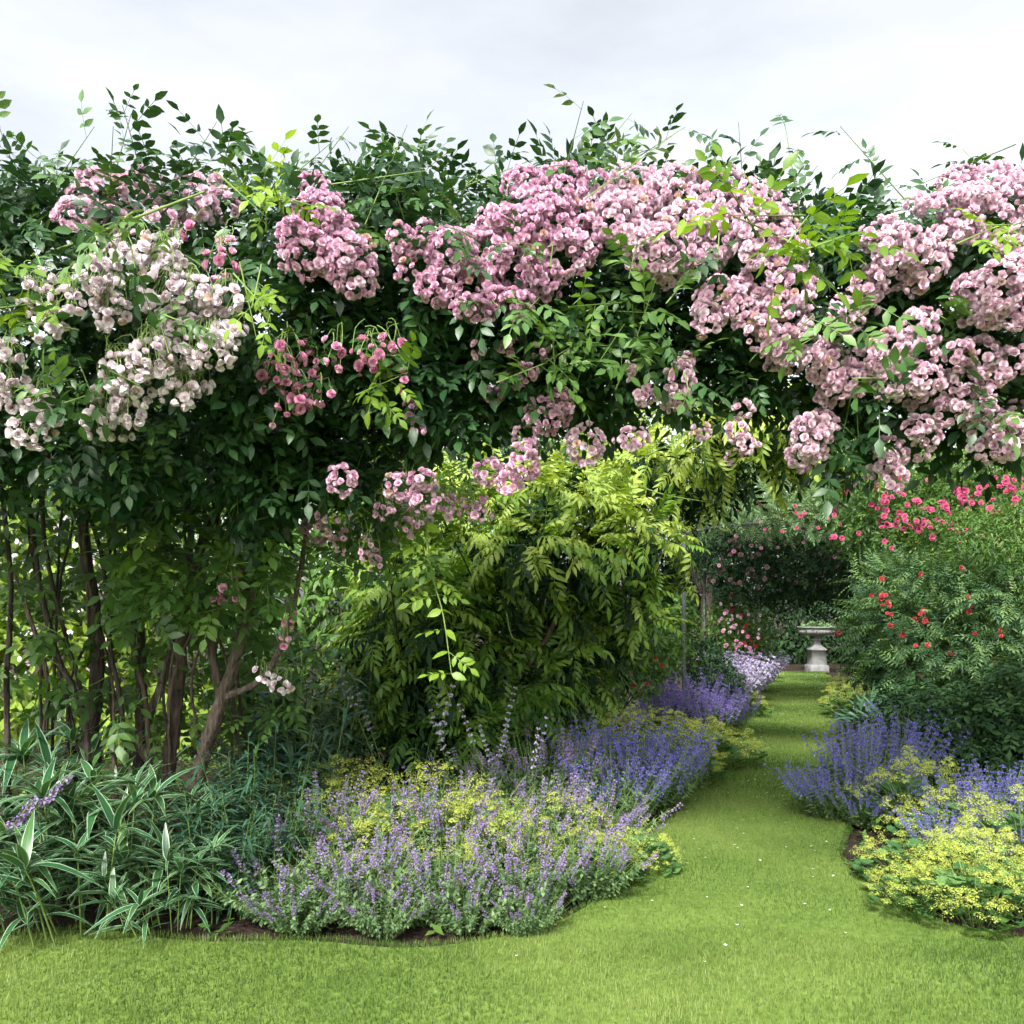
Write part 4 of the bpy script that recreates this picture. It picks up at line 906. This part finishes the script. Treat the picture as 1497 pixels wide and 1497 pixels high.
blooms(rs4, 'magenta', [(R.uniform(1050, 1115), R.uniform(865, 960), 13.3) for _ in range(26)], .06, name='pink_bloom')
blooms(rs4, 'shell', [(R.uniform(1048, 1115), R.uniform(880, 985), 13.3) for _ in range(34)], .05, name='pale_bloom')
blooms(rs4, 'scarlet', [(1090, 915, 13.4), (1092, 930, 13.4), (1086, 922, 13.4), (1098, 935, 13.4), (1100, 960, 13.6), (1088, 940, 13.4), (1080, 880, 13.5), (1062, 870, 13.5), (1070, 890, 13.4), (1112, 935, 13.9), (1104, 945, 13.7), (1083, 900, 13.4)], .085)
pshrub('leafy_shrub', 'leafy green shrub directly behind the steel post', 'shrub', 960, 10.6, [(960, 930, 10.4, 40, 50, .5), (930, 960, 10.3, 44, 40, .5), (990, 900, 10.8, 24, 44, .4), (985, 960, 10.5, 26, 36, .4)], [L3], 3600, .09, 'mid_leaf', stems=5, r0=.02, tone=(.2, .9))
# behind the trunks on the left
rs5 = pshrub('flowering_shrub', 'yellow green shrub with pale pink flowers seen between the left trunks', 'shrub', 90, 8.6,
    [(40, 830, 8.6, 90, 90, .7), (140, 850, 8.8, 90, 90, .7), (60, 960, 8.4, 90, 70, .7), (230, 880, 9, 70, 90, .7), (160, 970, 8.6, 80, 60, .6), (-40, 900, 8.5, 80, 110, .6), (0, 1010, 8.4, 90, 60, .6), (100, 1030, 8.3, 90, 50, .5), (200, 1040, 8.4, 80, 50, .5), (300, 1040, 8.6, 70, 50, .5), (90, 740, 9, 110, 60, .7)], [L4], 5600, .15, 'lime_leaf', stems=7, r0=.03, tone=(.1, 1.))
blooms(rs5, 'blush', [(R.uniform(5, 170), R.uniform(770, 1000), 7.7) for _ in range(46)], .055)
pshrub('leafy_shrub', 'bright green shrub behind the rose trunks and lance leaved plants', 'shrub', 380, 9.6,
    [(330, 850, 9.6, 90, 90, .7), (430, 850, 9.6, 90, 80, .7), (380, 950, 9.3, 100, 80, .7), (500, 900, 9.2, 70, 80, .6), (330, 760, 10, 110, 60, .7), (470, 740, 10, 110, 60, .7), (540, 1000, 9, 60, 60, .5)], [LN4], 5600, .16, 'mid_leaf', stems=7, r0=.03, tone=(.2, 1.))
pshrub('golden_shrub', 'golden leafed shrub low between the lance leaved plants and the wisteria', 'shrub', 540, 7.0,
    [(520, 1010, 6.8, 46, 40, .35), (560, 990, 6.9, 46, 46, .35), (500, 1050, 6.6, 40, 36, .3), (550, 1050, 6.7, 44, 36, .3)], [LN3], 2400, .075, 'lime_leaf', stems=6, r0=.012, tone=(.3, 1.))
rs6 = pshrub('climbing_rose', 'pale rambling rose hanging behind the arch over the wisteria', 'climbing rose', 620, 7.7,
    [(560, 760, 5.6, 60, 44, .3), (640, 740, 5.7, 70, 36, .3), (540, 700, 5.6, 60, 40, .3), (600, 690, 5.7, 80, 30, .3)], ROSE_S, 420, .16, 'young', stems=4, r0=.014, tone=(.0, .6))
blooms(rs6, 'blush', [(R.normal() * 46 + 580, R.normal() * 28 + 755, 5.25) for _ in range(40)], .055, Tm=BLOOM[0])

# ------------------------------------------------------------------ far arch, its rose, hedge, urn
def xz(px, d): return (px - CX) / F * d
ar = thing('rose_arch', 'slim grey steel arch carrying a dark rose over the far path', 'garden arch', (xz(1120, 13.2), 13.2, 0))
off = A(ar.location)
for (px, d) in ((1000, 9.9), (1262, 12.6), (1030, 13.8)):
    mb = MB(); X = xz(px, d); mb.tube([A([X, d, 0]), A([X, d, 1.2]), A([X, d, 2.45])], [.024, .024, .024], 10, .5, sub=2); mb.build('post', M['steel'], ar, off=off)
def hoop(p0, p1, rise):
    t = np.linspace(0, 1, 9); pts = [A(p0) * (1 - s) + A(p1) * s + A([0, 0, rise * math.sin(math.pi * s)]) for s in t]
    mb = MB(); mb.tube(pts, .022, 8, .5, sub=3); mb.build('hoop', M['steel'], ar, off=off)
hoop((xz(1000, 9.9), 9.9, 2.45), (xz(1262, 12.6), 12.6, 2.45), .25)
hoop((xz(1030, 13.8), 13.8, 2.45), (xz(1262, 12.6), 12.6, 2.45), .25)
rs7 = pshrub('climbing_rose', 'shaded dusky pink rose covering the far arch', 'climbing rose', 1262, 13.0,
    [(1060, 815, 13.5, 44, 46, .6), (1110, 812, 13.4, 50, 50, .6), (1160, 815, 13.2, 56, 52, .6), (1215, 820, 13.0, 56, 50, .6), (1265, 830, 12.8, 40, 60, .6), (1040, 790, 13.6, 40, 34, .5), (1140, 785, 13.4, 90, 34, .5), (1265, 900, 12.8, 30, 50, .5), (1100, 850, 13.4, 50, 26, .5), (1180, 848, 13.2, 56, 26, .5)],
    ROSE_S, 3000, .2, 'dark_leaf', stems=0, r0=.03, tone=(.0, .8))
sb = MB()
for q in range(4): sb.tube([A([R.normal() * .1, R.normal() * .1, -.03]), A([R.normal() * .08, .1, 1.2]), A([R.normal() * .1 - .05, .1, 2.4]), A([-.8 - .4 * q, .1, 2.75 + R.normal() * .1])], [.03, .025, .02, .008], 6, .5, wob=.1)
sb.build('stem', M['bark_dark'], rs7[0])
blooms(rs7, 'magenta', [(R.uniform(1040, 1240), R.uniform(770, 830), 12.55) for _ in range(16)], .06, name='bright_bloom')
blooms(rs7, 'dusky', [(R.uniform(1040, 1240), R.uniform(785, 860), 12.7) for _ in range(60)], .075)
rs8 = pshrub('climbing_rose', 'light green rose with small dull red flowers on top of the far arch', 'climbing rose', 1215, 11.6,
    [(1020, 750, 10.3, 36, 22, .4), (1050, 742, 10.6, 40, 22, .4), (1090, 742, 11.0, 40, 20, .4), (1060, 745, 11.5, 44, 26, .5), (1120, 750, 11.5, 60, 28, .5), (1190, 755, 11.4, 60, 30, .5), (1250, 765, 11.3, 50, 30, .5), (1100, 715, 11.8, 70, 26, .5), (1180, 715, 11.8, 70, 26, .5), (1245, 725, 11.6, 44, 26, .5), (1130, 690, 12, 60, 24, .5)],
    FERN, 2300, .2, 'grey_leaf', stems=0, r0=.02, tone=(.1, 1.), out=.8, down=.2)
blooms(rs8, 'crimson', [(R.uniform(1060, 1250), R.uniform(735, 785), 10.9) for _ in range(18)], .06)
hd = pshrub('hedge', 'dark green hedge closing the garden behind the stone urn', 'hedge', 1190, 24.5,
    [(800 + 40 * k, 900 - 20 * (k % 2), 24.5 + .3 * (k % 3), 34, 60, 1.0) for k in range(17)] + [(985 + 40 * k, 945, 24.2, 34, 34, .8) for k in range(12)] + [(1000 + 40 * k, 820 - 14 * (k % 2), 24.8, 34, 50, 1.0) for k in range(12)], [L3], 24000, .19, 'dark_leaf', stems=12, r0=.05, tone=(.1, 1.), shell=(.3, 1.1))
pshrub('leafy_shrub', 'green and cream leafed shrub overhanging the right side of the urn', 'shrub', 1262, 18.5,
    [(1258, 880, 18.5, 24, 30, .5), (1266, 920, 18.3, 22, 30, .5), (1248, 905, 18.8, 14, 18, .4), (1240, 872, 19, 20, 18, .5)], [L3], 2800, .12, 'grey_leaf', stems=5, r0=.03, tone=(.2, 1.))

# stone urn (lathe)
UX, UD = xz(1194, 20.9), 20.9
urn = thing('stone_urn', 'weathered grey stone urn on a tapering square pedestal at the end of the path', 'urn', (UX, UD, 0))
def square_loft(levels):
    mb = MB(); V = []
    for (z, h) in levels:
        c = h * .06
        V += [(-h + c, -h, z), (h - c, -h, z), (h, -h + c, z), (h, h - c, z), (h - c, h, z), (-h + c, h, z), (-h, h - c, z), (-h, -h + c, z)]
    n = len(levels); i = np.arange(n - 1)[:, None] * 8; j = np.arange(8)[None]; j2 = (j + 1) % 8
    mb.raw(V, np.stack([i + j, i + j2, i + 8 + j2, i + 8 + j], -1).reshape(-1, 4))
    mb.raw(V[-8:], [[0, 1, 2, 3], [0, 3, 4, 7], [4, 5, 6, 7]])
    return mb
square_loft([(-.02, .235), (.13, .235), (.15, .225), (.165, .20), (.18, .195)]).build('plinth', M['stone'], urn, smooth=False)
square_loft([(.178, .192), (.53, .172), (.534, .195), (.56, .20), (.575, .185), (.60, .155), (.64, .11), (.69, .082), (.76, .072), (.79, .09)]).build('pedestal', M['stone'], urn, smooth=False)
def lathe(prof, n=48, ribs=0, amp=0.):
    mb = MB(); a = np.arange(n) / n * 2 * np.pi; V = []
    for (r, z, k) in prof:
        rr = r * (1 + amp * k * np.abs(np.sin(a * ribs / 2))) if ribs else np.full(n, r)
        V.append(np.stack([np.cos(a) * rr, np.sin(a) * rr, np.full(n, z)], -1))
    m = len(prof); i = np.arange(m - 1)[:, None] * n; j = np.arange(n)[None]; j2 = (j + 1) % n
    mb.raw(np.concatenate(V), np.stack([i + j, i + j2, i + n + j2, i + n + j], -1).reshape(-1, 4)); return mb
lathe([(.13, .788, 0), (.13, .81, 0), (.09, .83, 0), (.075, .86, 0), (.10, .885, 0), (.12, .89, 0)]).build('foot', M['stone'], urn)
lathe([(.08, .888, 0), (.22, .905, .6), (.36, .94, 1), (.42, .98, 1), (.435, 1.02, 1), (.42, 1.055, .4), (.41, 1.07, 0), (.42, 1.085, 0), (.475, 1.10, 0), (.49, 1.12, 0), (.475, 1.135, 0), (.43, 1.135, 0), (.39, 1.09, 0), (.0, 1.07, 0)], 96, 32, .06).build('bowl', M['stone'], urn)
up = thing('urn_plant', 'small trailing plant with pale flowers growing in the stone urn', 'plant', (UX, UD, 1.07))
mb = MB(); n = 260; a = R.rand(n) * 6.28; r_ = .46 * np.sqrt(R.rand(n)); p = np.stack([np.cos(a) * r_, np.sin(a) * r_, .04 + .14 * (1 - (r_ / .46) ** 2) * R.rand(n) + (r_ > .42) * -.06], -1)
mb.inst(L3, frames(rdir(n) + A([0, 0, .6]), A([0, 0, 1.]) + R.normal(size=(n, 3)) * .4, R.uniform(.06, .13, n)), p, R.rand(n)); mb.build('leaf', M['grey_leaf'], up)
mb = MB(); n = 9; k = R.randint(0, 260, n); mb.inst(STAR, frames(rdir(n), A([0, -1., .5]) + R.normal(size=(n, 3)) * .3, R.uniform(.02, .035, n)), p[k] + A([0, -.03, .03]), R.rand(n)); mb.build('flower', M['white_fl'], up)

# ------------------------------------------------------------------ trees behind
def tree(label, px, d, H, r, mat, n=7000, ls=.2, name='tree'):
    X = xz(px, d); root = thing(name, label, 'tree', (X, d, 0), 'trees behind the garden')
    lm = blob_lumps((0, 0, H * .62), (r, r, H * .40), 22, .46)
    mb = MB(); foliage(mb, [L3], n, lm, ls, (.05, .95), .5, .4, (.55, 1.1), zmin=.4); mb.build('crown', M[mat], root)
    sb = MB(); sb.tube([A([0, 0, -.1]), A([.1, 0, H * .2]), A([0, .1, H * .5]), A([.1, 0, H * .8])], [.26, .18, .12, .03], 9, .5, wob=.06)
    limb_set(sb, (0, 0, H * .25), lm[:9, :3], .07, .02); sb.build('trunk', M['bark_dark'], root)
for (lb, px, d, H, r, mt) in [
    ('dark tree standing behind the shrubs at the far left', -60, 15, 7.6, 2.6, 'dark_leaf'), ('tree with mid green crown behind the left trunks', 200, 17, 8.2, 2.9, 'mid_leaf'),
    ('dark tree behind the left part of the rose canopy', 420, 19, 9.2, 3.0, 'dark_leaf'), ('dark tree behind the middle of the rose canopy', 600, 21, 9.6, 3.1, 'dark_leaf'),
    ('tree with mid green crown behind the wisteria', 800, 22, 8.6, 3.2, 'mid_leaf'), ('bright lime green tree behind the far arch', 1030, 23, 8.4, 3.3, 'lime_leaf'),
    ('lime green tree right of the path end', 1250, 26, 6.2, 3.0, 'lime_leaf'), ('tree with mid green crown behind the right rose bush', 1420, 21, 5.4, 3.0, 'mid_leaf')]:
    tree(lb, px, d, H, r, M and mt)

# ------------------------------------------------------------------ light, sky, camera
SUN_EL, SUN_AZ = math.radians(42), math.radians(199)      # azimuth from +Y clockwise
w = bpy.data.worlds.new('World'); scn.world = w; w.use_nodes = True
N, L = w.node_tree.nodes, w.node_tree.links
bg = N['Background']
sky = N.new('ShaderNodeTexSky'); sky.sky_type = 'NISHITA'; sky.sun_disc = False
sky.sun_elevation = SUN_EL; sky.sun_rotation = SUN_AZ; sky.dust_density = 4; sky.air_density = 1.2; sky.ozone_density = 1
hs = N.new('ShaderNodeHueSaturation'); hs.inputs['Saturation'].default_value = .22      # thin overcast
L.new(sky.outputs[0], hs.inputs['Color'])
tc = N.new('ShaderNodeTexCoord'); cmap = N.new('ShaderNodeMapping'); cmap.inputs['Scale'].default_value = (1, 1, 3.2)
cn = N.new('ShaderNodeTexNoise'); cn.inputs['Scale'].default_value = 2.6; cn.inputs['Detail'].default_value = 7; cn.inputs['Roughness'].default_value = .55
L.new(tc.outputs['Generated'], cmap.inputs[0]); L.new(cmap.outputs[0], cn.inputs[0])
cl = ramp(N, L, cn.outputs[0], [(.30, (.98, 1.0, 1.02)), (.62, (1.28, 1.27, 1.25))])                 # pale broken cloud
L.new(mix(N, L, 1.0, hs.outputs[0], cl, 'MULTIPLY'), bg.inputs[0]); bg.inputs[1].default_value = .13
sl = bpy.data.lights.new('sun', 'SUN'); sl.energy = 2.6; sl.angle = math.radians(8); sl.color = (1, .96, .9)
so = bpy.data.objects.new('sun', sl); COL.objects.link(so)
sd = A([math.sin(SUN_AZ) * math.cos(SUN_EL), math.cos(SUN_AZ) * math.cos(SUN_EL), math.sin(SUN_EL)])
from mathutils import Vector
so.rotation_euler = Vector(tuple(sd)).to_track_quat('Z', 'Y').to_euler(); so.location = (0, 0, 20)

cam = bpy.data.cameras.new('camera'); co = bpy.data.objects.new('camera', cam); COL.objects.link(co)
cam.sensor_width = 36; cam.lens = 36 * F / 1497; cam.shift_y = (HZ - 748.5) / 1497
co.location = (0, 0, EYE); co.rotation_euler = (math.radians(90), 0, 0)
cam.clip_start = .05; cam.clip_end = 800
scn.camera = co
scn.view_settings.view_transform = 'Standard'; scn.view_settings.look = 'None'
scn.view_settings.exposure = 1.28; scn.view_settings.gamma = 1
scn.render.engine = 'CYCLES'
c = scn.cycles; c.max_bounces = 5; c.diffuse_bounces = 2; c.glossy_bounces = 2; c.transmission_bounces = 3; c.transparent_max_bounces = 4
c.use_denoising = True; c.use_adaptive_sampling = True; c.adaptive_threshold = .03
